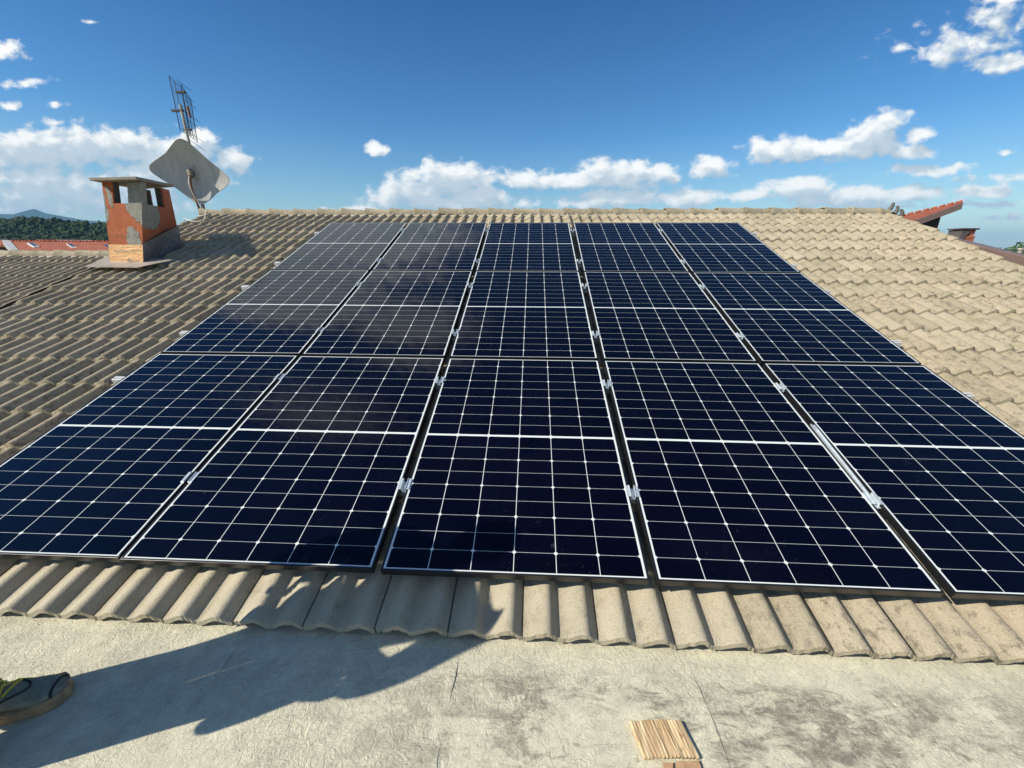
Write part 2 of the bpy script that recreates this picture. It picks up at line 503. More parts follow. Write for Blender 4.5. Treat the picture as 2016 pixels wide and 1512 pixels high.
def add_tile(mb, u0, v0, v1, nb, clip_left=None, clip_right=None, drop=0.0):
    """one double roman tile: front lip at v0, runs up under the next one"""
    us = [u for u in US if (clip_left is None or u0 + u >= clip_left) and (clip_right is None or u0 + u <= clip_right)]
    if len(us) < 4:
        return
    tz = random.gauss(0, 0.0016)
    tilt = random.gauss(0, 0.004)
    yaw = random.gauss(0, 0.004)
    th = 0.024
    L = v1 - v0 + 0.055
    vs = [0.0, 0.012, L * 0.5, L]
    n = len(us)
    jag = [random.uniform(-0.0018, 0.0018) for _ in us]
    if random.random() < 0.16:       # a chipped corner
        k = random.choice([0, 0, n - 3])
        for i in range(k, min(k + 3, n)):
            jag[i] += random.uniform(0.004, 0.012)

    def P(i, dv, dn=0.0):
        u = us[i]
        v = v0 + dv + (jag[i] if dv < 0.005 else 0) + yaw * u
        z = nb + sag(v) + 0.032 * (1 - dv / L) + prof(u) + tz + tilt * (u - TW / 2) + dn + drop
        if dv < 0.005:
            z -= 0.0015
        return (u0 + u, v, z)
    top = [P(i, d) for d in vs for i in range(n)]
    mb.add(top, [(j * n + i, j * n + i + 1, (j + 1) * n + i + 1, (j + 1) * n + i) for j in range(len(vs) - 1) for i in range(n - 1)], True)
    fr = [P(i, 0) for i in range(n)] + [(lambda p: (p[0], p[1] - 0.0075 + random.uniform(-0.0015, 0.0015), p[2]))(P(i, 0.002, -th + random.uniform(-0.0012, 0.0012))) for i in range(n)]
    mb.add(fr, [(i, n + i, n + i + 1, i + 1) for i in range(n - 1)])
    un = [(lambda p: (p[0], p[1] - 0.0055, p[2]))(P(i, 0.002, -th)) for i in range(n)] + [P(i, 0.12, -th) for i in range(n)]
    mb.add(un, [(i, n + i, n + i + 1, i + 1) for i in range(n - 1)], True)
    for k in (0, n - 1):
        sd_ = [P(k, 0), P(k, L), P(k, L, -th), P(k, 0, -th)]
        mb.add(sd_, [(0, 1, 2, 3)])


house = empty('tiled_house')
tag(house, 'house under the solar panels, with beige tiled roof, pale flat roof and orange chimney', 'house')
ROT = (TH, 0, 0)
NB = -0.138
mb = MB()
rows = [(-0.197, 0.08)] + [(0.08 + 0.337 * k, 0.08 + 0.337 * (k + 1)) for k in range(18)]
U_L, U_R = -5.39, 5.62
for (v0, v1) in rows:
    if v0 > 6.05:
        continue
    j = -19
    while True:
        u0 = 0.050 + TW * j
        j += 1
        if u0 > U_R:
            break
        if u0 + TW < U_L - (0.1 if v0 > 3.9 else 0):
            continue
        extra = -0.03 * max(0, (v0 - 5.2))
        add_tile(mb, u0, v0, min(v1, 6.2), NB + extra, U_L - 0.1 if v0 > 3.9 else U_L, U_R + 0.02 * math.sin(v0 * 9))
roof = mb.build('tiled_roof', M_TILE, house, rot=ROT)
# boarding under the tiles
mb = MB()
nv = 14
vv = [-0.16 + (6.3 + 0.16) * i / nv for i in range(nv + 1)]
for i in range(nv):
    a, b = vv[i], vv[i + 1]
    za, zb = NB - 0.016 + sag(a), NB - 0.016 + sag(b)
    mb.add([(U_L - 0.08, a, za), (U_R - 0.03, a, za), (U_R - 0.03, b, zb), (U_L - 0.08, b, zb)], [(0, 1, 2, 3)])
for u in (U_L - 0.08, U_R - 0.03):
    mb.add([(u, -0.16, NB - 0.02), (u, 6.3, NB - 0.02), (u, 6.3, NB - 0.35), (u, -0.16, NB - 0.35)], [(0, 1, 2, 3)])
mb.build('roof_boarding', M_DARK, house, rot=ROT)
# far slope and walls
mb = MB()
rz = 6.25 * math.sin(TH) - 0.16
ry = 6.25 * math.cos(TH)
mb.add([(U_L - 0.1, ry, rz), (U_R, ry, rz), (U_R, ry + 5.8, rz - 2.0), (U_L - 0.1, ry + 5.8, rz - 2.0)], [(0, 1, 2, 3)])
mb.build('far_roof_slope', M_TILE, house)
mb = MB()
mb.hexa([(U_L + .3, 0.1, -7), (U_R - .3, 0.1, -7), (U_R - .3, ry + 5.2, -7), (U_L + .3, ry + 5.2, -7)],
        [(U_L + .3, 0.1, -0.45), (U_R - .3, 0.1, -0.45), (U_R - .3, ry + 5.2, -0.45), (U_L + .3, ry + 5.2, -0.45)])
mb.add([(U_R - .3, 0.2, -0.5), (U_R - .3, ry, rz - .3), (U_R - .3, ry + 5.2, -0.5)], [(0, 1, 2)])
mb.add([(U_L + .3, 0.2, -0.5), (U_L + .3, ry, rz - .3), (U_L + .3, ry + 5.2, -0.5)], [(0, 1, 2)])
mb.build('wall', M_WALL, house)


def ridge(name, x0, x1, y, z, parent, step=0.41, slope=0.0):
    mb = MB()
    x = x0
    while x < x1 - 0.05:
        L = min(step + 0.05, x1 - x)
        dz = random.gauss(0, 0.004)
        dy = random.gauss(0, 0.004)
        tw = random.gauss(0, 0.012)
        ns = 14
        rings = []
        for (dx, r) in ((0, 0.128), (0.04, 0.126), (0.06, 0.119), (L * 0.6, 0.113), (L, 0.108)):
            ring = []
            for i in range(ns + 1):
                a = math.pi * i / ns
                rr = r * (1 + random.uniform(-0.008, 0.008))
                # angular ridge tile: flattened flanks
                yy_ = -math.cos(a) * rr * 1.08
                zz_ = min((math.sin(a) ** 0.8) * 0.95, 0.78) * rr * 0.98
                ring.append((x + dx, y + dy + yy_, z + dz + zz_ + dx * tw - 0.016 * (dx / L)))
            rings.append(ring)
        vs = [p for rg in rings for p in rg]
        n = ns + 1
        mb.add(vs, [(j * n + i, j * n + i + 1, (j + 1) * n + i + 1, (j + 1) * n + i) for j in range(4) for i in range(ns)], True)
        inn = [(p[0], y + dy + (p[1] - y - dy) * 0.86, z + dz + (p[2] - z - dz) * 0.86) for p in rings[0]]
        mb.add(rings[0] + inn, [(i, i + 1, n + i + 1, n + i) for i in range(ns)])
        x += step
    o = mb.build(name, M_TILE, parent)
    mb = MB()
    k = int((x1 - x0) / 0.05)
    lo, hi = [], []
    for i in range(k + 1):
        xx = x0 + (x1 - x0) * i / k
        lo.append((xx, y - 0.155 + random.uniform(-0.006, 0.006), z - 0.035 + random.uniform(-0.006, 0.004)))
        hi.append((xx, y - 0.085, z + 0.028 + random.uniform(-0.004, 0.004)))
    mb.add(lo + hi, [(i, i + 1, k + 2 + i, k + 1 + i) for i in range(k)], True)
    lo2 = [(p[0], 2 * y - p[1], p[2]) for p in lo]
    hi2 = [(p[0], 2 * y - p[1], p[2]) for p in hi]
    mb.add(lo2 + hi2, [(i, i + 1, k + 2 + i, k + 1 + i) for i in range(k)], True)
    mb.build('ridge_mortar', M_MORTAR, parent)
    return o


ridge('ridge_tiles', -5.62, 5.64, 5.93, 1.880, house)
# broken end pieces standing at the right end of the ridge
mb = MB()
for i, (x, z, s, a) in enumerate(((5.64, 1.90, 0.13, -0.3), (5.71, 1.88, 0.10, 0.25), (5.78, 1.84, 0.09, 0.55))):
    pts = []
    for k in range(7):
        q = k / 6
        pts.append((x + 0.05 * math.sin(q * 2.2 + a) , 5.90 - 0.02 * i, z + s * q * 1.15))
    mb.tube(pts, 0.042, 7, True, 0.018)
mb.build('broken_ridge_end', simple('weathered_grey_clay', (0.13, 0.12, 0.11), 0.9, 0, .3, 30), house)

# flat roof in front
mb = MB()
nx, ny = 120, 60
X = [-4.5 + 9.0 * i / nx for i in range(nx + 1)]
Y = [-3.2 + 3.35 * j / ny for j in range(ny + 1)]
FZ = -0.199
vs = []
for y in Y:
    for x in X:
        z = FZ + 0.004 * math.sin(x * 3.1 + y * 2.3) * math.sin(y * 4.7 - x)
        vs.append((x, y, z))
n = nx + 1
mb.add(vs, [(j * n + i, j * n + i + 1, (j + 1) * n + i + 1, (j + 1) * n + i) for j in range(ny) for i in range(nx)], True)
flat = mb.build('flat_roof', M_MEMB, house)
# lapped seams of the membrane
def seam(x0, w, wob, ph):
    mb = MB()
    k = 90
    a, b, c = [], [], []
    for i in range(k + 1):
        y = -0.13 - 3.0 * i / k
        xx = x0 + wob * math.sin(y * 3 + ph) + 0.004 * math.sin(y * 17 + ph) + random.uniform(-.0015, .0015)
        h = -0.0003 + 0.0035 * max(0, math.sin(y * 9 + ph * 3)) ** 3 + 0.0015 * max(0, math.sin(y * 31 + ph)) + 0.005 * math.exp(-((y + 0.30) / 0.05) ** 2)
        zz = FZ + 0.004 * math.sin(xx * 3.1 + y * 2.3) * math.sin(y * 4.7 - xx)
        a.append((xx, y, zz - 0.002))
        b.append((xx - 0.001, y, zz + h))
        c.append((xx - w, y, zz + 0.0005))
    n = k + 1
    mb.add(a + b, [(i, i + 1, n + i + 1, n + i) for i in range(k)])
    mb.add(b + c, [(i, i + 1, n + i + 1, n + i) for i in range(k)], True)
    mb.build('membrane_seam', M_MEMB, house)


seam(-0.195, 0.10, 0.006, 0.4)
seam(0.705, 0.10, -0.012, 1.9)
seam(-1.085, 0.09, 0.006, 2.8)
mb = MB()
mb.hexa([(-4.5, -3.2, -7), (4.5, -3.2, -7), (4.5, 0.05, -7), (-4.5, 0.05, -7)],
        [(-4.5, -3.2, FZ - .02), (4.5, -3.2, FZ - .02), (4.5, 0.05, FZ - .02), (-4.5, 0.05, FZ - .02)])
mb.build('annex_wall', M_WALL, house)

# ------------------------------------------------------------------ chimney (part of the house)
def render_material():
    """orange render, with grey cement patches that have shapes of their own"""
    m, t, bs, co = mat('orange_chimney_render')
    s = t.sep(co)
    wob = t.v('ADD', co, t.v('MULTIPLY', t.v('SUBTRACT', t.noise(co, 13.0, 5.0, 0.65, color=True), (0.5, 0.5, 0.5)), (0.10, 0.10, 0.10)))
    ws = t.sep(wob)
    o1 = t.mix(t.ramp(t.noise(co, 8.0, 6.0, 0.65), 0.3, 0.7), (0.40, 0.105, 0.042), (0.49, 0.155, 0.065))
    # patches: (x, y, z, rx, ry, rz)
    patches = [(0.085, 0.0, 0.64, 0.055, .3, 0.20), (0.20, 0.0, 0.72, 0.03, .3, 0.12), (0.45, 0.0, 0.72, 0.105, .12, 0.23), (0.365, 0.0, 0.26, 0.09, .1, 0.13),
               (0.54, 0.08, 0.62, .16, 0.13, 0.26), (0.50, 0.22, 0.52, .16, 0.19, 0.16), (0.60, 0.02, 0.80, .12, 0.12, 0.2)]
    cur = None
    for (a, b, c, ra, rb, rc) in patches:
        d = t.v('LENGTH', t.v('MULTIPLY', t.v('SUBTRACT', wob, (a, b, c)), (1 / ra, 1 / rb, 1 / rc)))
        cur = d if cur is None else t.m('MINIMUM', cur, d)
    pm = t.ramp(cur, 1.04, 0.96)
    grey = t.mix(t.ramp(t.noise(co, 16.0, 6.0, 0.7), 0.3, 0.7), (0.24, 0.235, 0.20), (0.36, 0.345, 0.29))
    c = t.mix(pm, o1, grey)
    # cracked bare bottom strip
    cr = t.voro(wob, 26.0, 'DISTANCE_TO_EDGE')
    cm = t.m('MULTIPLY', t.ramp(cr, 0.045, 0.01), t.m('MULTIPLY', t.ramp(s[2], 0.36, 0.31), t.ramp(s[2], 0.19, 0.23)))
    c = t.mix(t.m('MULTIPLY', cm, t.ramp(t.noise(co, 9.0, 2.0), 0.5, 0.58)), c, (0.05, 0.03, 0.025))
    t.put(bs.inputs['Base Color'], c)
    bs.inputs['Roughness'].default_value = 0.92
    h = t.m('ADD', t.noise(co, 60.0, 5.0, 0.65), t.m('MULTIPLY', pm, 1.4))
    t.put(bs.inputs['Normal'], t.bump(h, 0.008))
    return m


M_REND = render_material()


def copper_material():
    m, t, bs, co = mat('worn_copper_flashing')
    n = t.noise(t.v('MULTIPLY', co, (0.7, 0.7, 2.4)), 9.0, 4.0, 0.6, 0.6)
    c = t.mix(t.ramp(n, 0.50, 0.66), (0.86, 0.48, 0.22), (0.40, 0.27, 0.18))
    c = t.mix(t.m('MULTIPLY', t.ramp(t.noise(co, 30, 4, .6), 0.55, 0.62), 0.6), c, (0.80, 0.62, 0.36))
    t.put(bs.inputs['Base Color'], c)
    bs.inputs['Roughness'].default_value = 0.5
    bs.inputs['Metallic'].default_value = 0.25
    t.put(bs.inputs['Normal'], t.bump(n, 0.01))
    return m


M_COPPER = copper_material()
M_CEMENT = simple('grey_cement_cap', (0.27, 0.245, 0.20), 0.9, 0, 0.2, 14.0, 0.006, 60)
M_LEAD = simple('grey_lead_sheet', (0.22, 0.20, 0.185), 0.6, 0.2, 0.2, 14.0)
M_ZINC = simple('pale_flashing_sheet', (0.30, 0.26, 0.22), 0.7, 0.1, 0.15, 8.0)
M_SOOT = simple('sooty_inside', (0.09, 0.085, 0.08), 0.95, 0, 0.3, 20.0)

CH0 = Vector((-5.12, 3.59, 1.17))
ch = empty('chimney', CH0, parent=house)
# corners relative to CH0 at the base and at the top: front-left, front-right, back-right, back-left
CB = [Vector((0, 0, 0)), Vector((0.41, 0, 0)), Vector((0.33, 0.72, 0.0)), Vector((-0.08, 0.72, 0.0))]
CT = [Vector((0.15, 0.01, 0.885)), Vector((0.63, 0.01, 0.885)), Vector((0.36, 0.70, 0.885)), Vector((0.01, 0.70, 0.885))]


def cz(i, z):
    a = CB[i].lerp(CT[i], z / 0.885)
    return Vector((a.x, a.y, z))


def wallpiece(mb, i, j, s0, s1, z0, z1, th=0.075, inner=True):
    """part of the wall between corners i and j"""
    def pt(s, z, dep):
        a, b = cz(i, z), cz(j, z)
        e = (b - a)
        nrm = Vector((-e.y, e.x, 0)).normalized()
        p = a.lerp(b, s)
        return Vector((p.x, p.y, z)) + nrm * dep
    bot = [pt(s0, z0, 0), pt(s1, z0, 0), pt(s1, z0, th), pt(s0, z0, th)]
    top = [pt(s0, z1, 0), pt(s1, z1, 0), pt(s1, z1, th), pt(s0, z1, th)]
    mb.hexa(bot, top)


mb = MB()
ZW = 0.655
zs = [-0.35, 0.24, ZW]
mb.hexa([cz(i, -0.35) for i in range(4)], [cz(i, ZW) for i in range(4)])
# corner piers above window sill height
def pier(i, j, k, si, sk):
    # L shaped corner pier at corner j between edges (i,j) and (j,k): render outside, soot inside
    wallpiece(mb, i, j, si, 1.0, ZW, 0.885, 0.018)
    wallpiece(mb, j, k, 0.0, sk, ZW, 0.885, 0.0175)
    mbs = MB()
    for (a_, b_, s0, s1) in ((i, j, si - .008, .90), (j, k, .10, sk + .008)):
        def pt(s_, z, dep):
            p, q_ = cz(a_, z), cz(b_, z)
            e = q_ - p
            nn = Vector((-e.y, e.x, 0)).normalized()
            w_ = p.lerp(q_, s_)
            return Vector((w_.x, w_.y, z)) + nn * dep
        mbs.hexa([pt(s0, ZW, .0182), pt(s1, ZW, .0182), pt(s1, ZW, .08), pt(s0, ZW, .08)],
                 [pt(s0, .884, .0182), pt(s1, .884, .0182), pt(s1, .884, .08), pt(s0, .884, .08)])
    mbs.build('flue_lining', M_SOOT, ch)


pier(3, 0, 1, 0.80, 0.25)
pier(0, 1, 2, 0.645, 0.16)
pier(1, 2, 3, 0.72, 0.26)
pier(2, 3, 0, 0.74, 0.20)
mb.build('chimney_stack', M_REND, ch)
mb = MB()   # sooty floor seen through the openings
mb.hexa([cz(i, ZW - .002).lerp(Vector((.22, .36, ZW)), .22) for i in range(4)], [cz(i, ZW + .012).lerp(Vector((.22, .36, ZW)), .25) for i in range(4)])
mb.build('flue_floor', M_SOOT, ch)
# cap slab: slightly tilted thin cement sheet
mb = MB()
CC = [Vector((0.14, -0.12, 0.898)), Vector((0.70, -0.12, 0.908)), Vector((0.355, 0.80, 0.955)), Vector((-0.16, 0.80, 0.93))]
mb.hexa([c + Vector((0, 0, -0.02)) for c in CC], [c + Vector((0, 0, 0.012)) for c in CC])
mb.build('chimney_cap', M_CEMENT, ch, 0.004)
# copper sheet around the foot
mb = MB()
def grow(i, z, g):
    c = cz(i, z)
    cen = Vector((0.18, 0.36, z))
    d = (c - cen)
    return c + Vector((math.copysign(g, d.x), math.copysign(g, d.y), 0))
a = [grow(i, -0.2, 0.008) for i in range(4)]
b = [grow(0, 0.195, 0.008), grow(1, 0.195, 0.008)]
mb.add([a[0], a[1], b[1], b[0]], [(0, 1, 2, 3)])
mb.add([grow(0, -0.2, 0.003), grow(1, -0.2, 0.003), grow(1, 0.195, 0.003), grow(0, 0.195, 0.003)], [(3, 2, 1, 0)])
mb.build('copper_flashing', M_COPPER, ch)
mb = MB()
q = [grow(1, -0.2, 0.009), grow(2, -0.1, 0.009), grow(2, 0.45, 0.009), grow(1, 0.205, 0.009)]
mb.add(q, [(0, 1, 2, 3)])
q2 = [grow(3, -0.1, 0.009), grow(0, -0.2, 0.009), grow(0, 0.205, 0.009), grow(3, 0.45, 0.009)]
mb.add(q2, [(0, 1, 2, 3)])
mb.build('side_flashing', M_LEAD, ch)
mb = MB()
def rw(u, v, n):   # roof coordinates to chimney-local
    return Vector((u, v * math.cos(TH) - n * math.sin(TH), v * math.sin(TH) + n * math.cos(TH))) - CH0
t0 = -0.062
bot = [rw(-5.33, 3.62, t0 - .01), rw(-4.62, 3.58, t0 + .002), rw(-4.40, 3.86, t0 - .01), rw(-5.30, 4.02, t0 + .005)]
mb.hexa([p + Vector((0, 0, -0.006)) for p in bot], bot)
mb.build('base_sheet', M_ZINC, ch)

# lower wing of the house on the left
NL = -0.76
wing = empty('lower_wing_house')
tag(wing, 'lower wing with beige tiles and its own ridge, left of the orange chimney', 'house')
mb = MB()
k = 0
for k in range(18):
    v0 = 0.20 + 0.337 * k
    if v0 > 5.85:
        break
    for j in range(-40, -18):
        u0 = 0.10 + TW * j
        if u0 + TW < -12.2 or u0 > -5.5:
            continue
        add_tile(mb, u0, v0, v0 + 0.337, NL - 0.03 - sag(v0), None, -5.47)
mb.build('tiled_roof', M_TILE, wing, rot=ROT)
mb = MB()
mb.add([(-12.2, 0.1, NL - .06), (-5.47, 0.1, NL - .06), (-5.47, 6.0, NL - .06), (-12.2, 6.0, NL - .06)], [(0, 1, 2, 3)])
mb.build('roof_boarding', M_DARK, wing, rot=ROT)
wy = 6.02 * math.cos(TH) - (NL) * math.sin(TH)
wz = 6.02 * math.sin(TH) + (NL) * math.cos(TH)
ridge('ridge_tiles', -12.1, -5.5, wy - 0.06, wz - 0.04, wing)
mb = MB()
mb.add([(-12.2, wy, wz - .07), (-5.6, wy, wz - .07), (-5.6, wy + 5, wz - 1.8), (-12.2, wy + 5, wz - 1.8)], [(0, 1, 2, 3)])
mb.build('far_roof_slope', M_TILE, wing)
mb = MB()
mb.box(-12, -5.5, 0.6, wy + 4.5, -7, -0.72)
mb.build('wall', M_WALL, wing)
# step between the two roofs; its dark colour stands for the shadow gap
mb = MB()
mb.box(-5.375, -5.30, -0.1, 4.05, -0.95, -0.15)
o = mb.build('step_wall', M_DARK, house, rot=ROT)

# ------------------------------------------------------------------ solar panels
ZN = [0.0, -0.0419, -0.0359, 0.0]
CU = [0.0019, -0.0082, -0.0056, 0.0067, 0.0052]
SU = [-0.0065, -0.003, -0.0035, 0.0017, -0.0016]
GX, GY, PWD, PHT = 0.0414, 0.0203, 1.134, 1.722


def make_panel():
    root = empty('solar_panel')
    mb = MB()
    w, h, lip, dep = PWD / 2 + 0.0045, PHT, 0.0085, 0.036
    mb.box(-w, w, 0, lip, -dep, 0)
    mb.box(-w, w, h - lip, h, -dep, 0)
    mb.box(-w, -w + lip, lip, h - lip, -dep, 0)
    mb.box(w - lip, w, lip, h - lip, -dep, 0)
    mb.build('frame', M_FRAME, root, 0.0008)
    mb = MB()
    mb.box(-w + lip, w - lip, lip, h - lip, -0.008, -0.0022)
    mb.build('glass_cell_sheet', M_CELL, root)
    return root


def copy_tree(o, parent=None):
    c = o.copy()
    COL.objects.link(c)
    c.parent = parent
    for k in list(o.children):
        copy_tree(k, c)
    return c


ROWN = ['bottom row nearest the flat roof', 'middle row', 'top row under the roof ridge']
COLN = ['leftmost', 'second from left', 'centre', 'second from right', 'rightmost']
RM = Matrix.Rotation(TH, 4, 'X')


def rp(u, v, n):
    return RM @ Vector((u, v, n))


proto = make_panel()
for r in range(3):
    for c in range(5):
        o = proto if (r == 0 and c == 0) else copy_tree(proto)
        v0 = r * (PHT + GY)
        u0 = (c - 2) * (PWD + GX) + CU[c] + SU[c] * (v0 - 2.6)
        ang = math.atan2(ZN[r + 1] - ZN[r], PHT)
        o.matrix_world = RM @ Matrix.Translation((u0, v0, ZN[r])) @ Matrix.Rotation(ang, 4, 'X') @ Matrix.Rotation(-SU[c], 4, 'Z')
        tag(o, '%s dark solar panel of the %s' % (COLN[c], ROWN[r]), 'solar panel', 'solar panels on the tiled roof')


def pz(v):
    v = min(max(v, 0), 5.2)
    r = min(int(v / (PHT + GY)), 2)
    t = (v - r * (PHT + GY)) / PHT
    return ZN[r] + (ZN[r + 1] - ZN[r]) * t


# rails
RAILV = [0.47, 1.42, 2.12, 3.10, 3.78, 4.88]
RAILL = ['lowest', 'second lowest', 'third lowest', 'third highest', 'second highest', 'highest']


def rail_mesh(L):
    mb = MB()
    t = 0.003
    mb.box(0, L, -0.02, 0.02, -0.04, -0.04 + t)
    mb.box(0, L, -0.02, -0.02 + t, -0.04 + t, 0)
    mb.box(0, L, 0.02 - t, 0.02, -0.04 + t, 0)
    mb.box(0, L, -0.02 + t, -0.006, -t, 0)
    mb.box(0, L, 0.006, 0.02 - t, -t, 0)
    return mb


r0 = rail_mesh(6.10).build('mounting_rail', M_ALU)
for i, v in enumerate(RAILV):
    o = r0 if i == 0 else r0.copy()
    if i:
        COL.objects.link(o)
    o.matrix_world = RM @ Matrix.Translation((-3.065 + 0.01 * (i % 3), v, pz(v) - 0.037))
    tag(o, '%s aluminium rail under the solar panels, its end sticking out at the left' % RAILL[i], 'rail', 'mounting rails under the panels')


def clamp_mid():
    root = empty('mid_clamp')
    mb = MB()
    # U-profile clamp: two wings resting on the frames and a channel between them
    mb.box(-0.031, -0.011, -0.035, 0.035, 0.0005, 0.0042)
    mb.box(0.011, 0.031, -0.035, 0.035, 0.0005, 0.0042)
    mb.box(-0.0145, -0.0112, -0.034, 0.034, -0.024, 0.009)
    mb.box(0.0112, 0.0145, -0.034, 0.034, -0.024, 0.009)
    mb.box(-0.0112, 0.0112, -0.034, 0.034, -0.024, -0.020)
    mb.build('clamp_body', M_CLAMP, root, 0.0006)
    mb = MB()
    mb.tube([(0, 0, -0.020), (0, 0, -0.011)], 0.0065, 10, False)
    mb.build('bolt', M_ALU, root)
    return root


cm = clamp_mid()
first = True
GAPN = ['leftmost', 'second', 'third', 'rightmost']
for gi in range(4):
    for i, v in enumerate(RAILV):
        o = cm if first else copy_tree(cm)
        first = False
        u = (gi - 1.5) * (PWD + GX) + 0.5 * (CU[gi] + CU[gi + 1]) + 0.5 * (SU[gi] + SU[gi + 1]) * (v - 2.6)
        o.matrix_world = RM @ Matrix.Translation((u, v, pz(v)))
        tag(o, 'silver clamp in the %s gap between panel columns, on the %s rail' % (GAPN[gi], RAILL[i]), 'clamp', 'clamps between the panels')
# bright aluminium profile lying in the right-hand gap
mb = MB()
u = 1.5 * (PWD + GX) + 0.006
mb.box(-0.014, 0.014, 0, 0.60, -0.013, -0.010)
mb.box(-0.014, -0.011, 0, 0.60, -0.010, -0.0015)
mb.box(0.003, 0.007, 0.02, 0.56, -0.010, -0.004)
o = mb.build('aluminium_strip', M_CLAMP)
o.matrix_world = RM @ Matrix.Translation((u, 0.42, -0.011)) @ Matrix.Rotation(-0.0, 4, 'Z')
tag(o, 'loose bright aluminium strip lying in the gap left of the rightmost panel column', 'metal strip')

# ------------------------------------------------------------------ dish, antenna, cable
def dish_material():
    m, t, bs, co = mat('weathered_white_dish')
    n = t.noise(t.v('MULTIPLY', co, (3.0, 1.0, 0.6)), 6.0, 5.0, 0.6)
    c = t.mix(t.ramp(n, 0.35, 0.7), (0.42, 0.42, 0.38), (0.52, 0.51, 0.46))
    c = t.mix(t.ramp(t.voro(co, 9.0), 0.05, 0.035), c, (0.12, 0.11, 0.09))
    t.put(bs.inputs['Base Color'], c)
    bs.inputs['Roughness'].default_value = 0.55
    return m


M_DISH = dish_material()
DY = 5.96
dish = empty('satellite_dish', (-5.74, DY, 1.88))
tag(dish, 'pale grey diamond-shaped satellite dish on a rusty pole behind the orange chimney', 'satellite dish')
# the square plate stands on one corner, hollow side towards the sun and the viewer
mb = MB()
N = 26
cx, cz_ = 0.0, 0.655


QT, QL, QR, QB = Vector((-0.01, 1.19)), Vector((-0.57, 0.68)), Vector((0.60, 0.57)), Vector((0.07, 0.14))
YAW = R(23)


def dpoint(a, b):
    """a, b in -1..1 across the plate with its rounded corners"""
    p = 6.5
    r = (abs(a) ** p + abs(b) ** p) ** (1 / p)
    mx = max(abs(a), abs(b))
    k = mx / r if r > 1e-6 else 1.0
    a2, b2 = a * k, b * k
    f00, f10, f01, f11 = (1 - a2) * (1 - b2) / 4, (1 + a2) * (1 - b2) / 4, (1 - a2) * (1 + b2) / 4, (1 + a2) * (1 + b2) / 4
    q_ = QB * f00 + QR * f10 + QL * f01 + QT * f11
    c_ = (QB + QR + QL + QT) / 4
    e_ = abs(a2 * b2)
    q_ = c_ + (q_ - c_) * (0.97 + 0.07 * e_)
    return q_.x, q_.y, 0.085 * (a2 * a2 + b2 * b2)


fr, bk = [], []
for j in range(N + 1):
    for i in range(N + 1):
        a, b = 2 * i / N - 1, 2 * j / N - 1
        x, z, d = dpoint(a, b)
        x2 = (x + 0.03) / math.cos(YAW) * 0.93
        for lst, dd in ((fr, 0), (bk, 0.006)):
            yy_ = -d + dd + 0.06
            lst.append(Vector((x2 * math.cos(YAW) - yy_ * math.sin(YAW) - 0.03, x2 * math.sin(YAW) + yy_ * math.cos(YAW), z)))
f = [(j * (N + 1) + i, j * (N + 1) + i + 1, (j + 1) * (N + 1) + i + 1, (j + 1) * (N + 1) + i) for j in range(N) for i in range(N)]
TILT = Matrix.Identity(4)
mb.add(fr, f, True)
mb.add(bk, [tuple(reversed(q)) for q in f], True)
border = [i for i in range(N + 1)] + [j * (N + 1) + N for j in range(1, N + 1)] + [N * (N + 1) + i for i in range(N - 1, -1, -1)] + [j * (N + 1) for j in range(N - 1, 0, -1)]
nb = len(border)
mb.add([TILT @ fr[i] for i in border] + [TILT @ bk[i] for i in border], [(i, (i + 1) % nb, nb + (i + 1) % nb, nb + i) for i in range(nb)])
mb.tube([TILT @ fr[i] for i in border + border[:2]], 0.007, 6)
do = mb.build('reflector', M_DISH, dish)
mb = MB()
c0 = Vector((0.0, 0.03, 0.655))
ring = [c0 + Vector((0.048 * math.cos(a), -0.01, 0.062 * math.sin(a))) for a in [2 * math.pi * i / 20 for i in range(21)]]
mb.tube(ring, 0.008, 6)
mb.build('black_ring', M_WIRE, dish)
mb = MB()
mb.box(-0.028, 0.028, -0.07, -0.01, -0.04, 0.045, Matrix.Translation(c0))
mb.build('mount_box', simple('beige_bracket_box', (0.33, 0.28, 0.21), 0.6), dish, 0.006)
mb = MB()
mb.tube([c0 + Vector((0.0, -0.05, -0.04)), c0 + Vector((0.02, -0.10, -0.25)), Vector((0.045, -0.03, 0.12)), Vector((0.056, -0.02, -0.20))], 0.019, 8)
mb.build('support_pole', M_RUST, dish)
mb = MB()
mb.box(0.06, 0.10, 0.0, 0.03, -0.05, 0.17)
mb.build('rusty_bracket', M_RUST, dish)
# small holes
ant = empty('tv_antenna', (-5.70, DY + 0.09, 1.60))
tag(ant, 'tall dark lattice television antenna on a steel mast rising above the satellite dish', 'antenna')
mb = MB()
mb.tube([(0, 0, -0.1), (-0.005, 0, 1.1), (-0.03, 0, 1.95)], 0.021, 10)
mb.build('mast', M_MAST, ant)


def az(px, py):   # corner points of the grid panels as seen in elevation (x, z) at the mast
    return px, py


# two reflector grids standing nearly edge-on, one behind the other
mb = MB()
L0, L1 = Vector((-0.015, 0, 2.30)), Vector((0.02, 0, 1.50))
def gridpanel(p00, p10, p11, p01, n, r=0.0032):
    mb.tube([p00, p10, p11, p01, p00], r * 1.25, 5)
    for i in range(1, n):
        s = i / n
        mb.tube([p00.lerp(p01, s), p10.lerp(p11, s)], r * 0.8, 4)


def gp(q0, q1, q2, q3, n, cols_, name):
    m_ = MB()
    p = [Vector(q) for q in (q0, q1, q2, q3)]
    m_.tube(p + p[:1], 0.0055, 5)
    for i in range(1, n):
        s_ = i / n
        m_.tube([p[0].lerp(p[3], s_), p[1].lerp(p[2], s_)], 0.0030, 4)
    for c_ in cols_:
        m_.tube([p[0].lerp(p[1], c_), p[3].lerp(p[2], c_)], 0.0042, 4)
    m_.build(name, M_WIRE, ant)


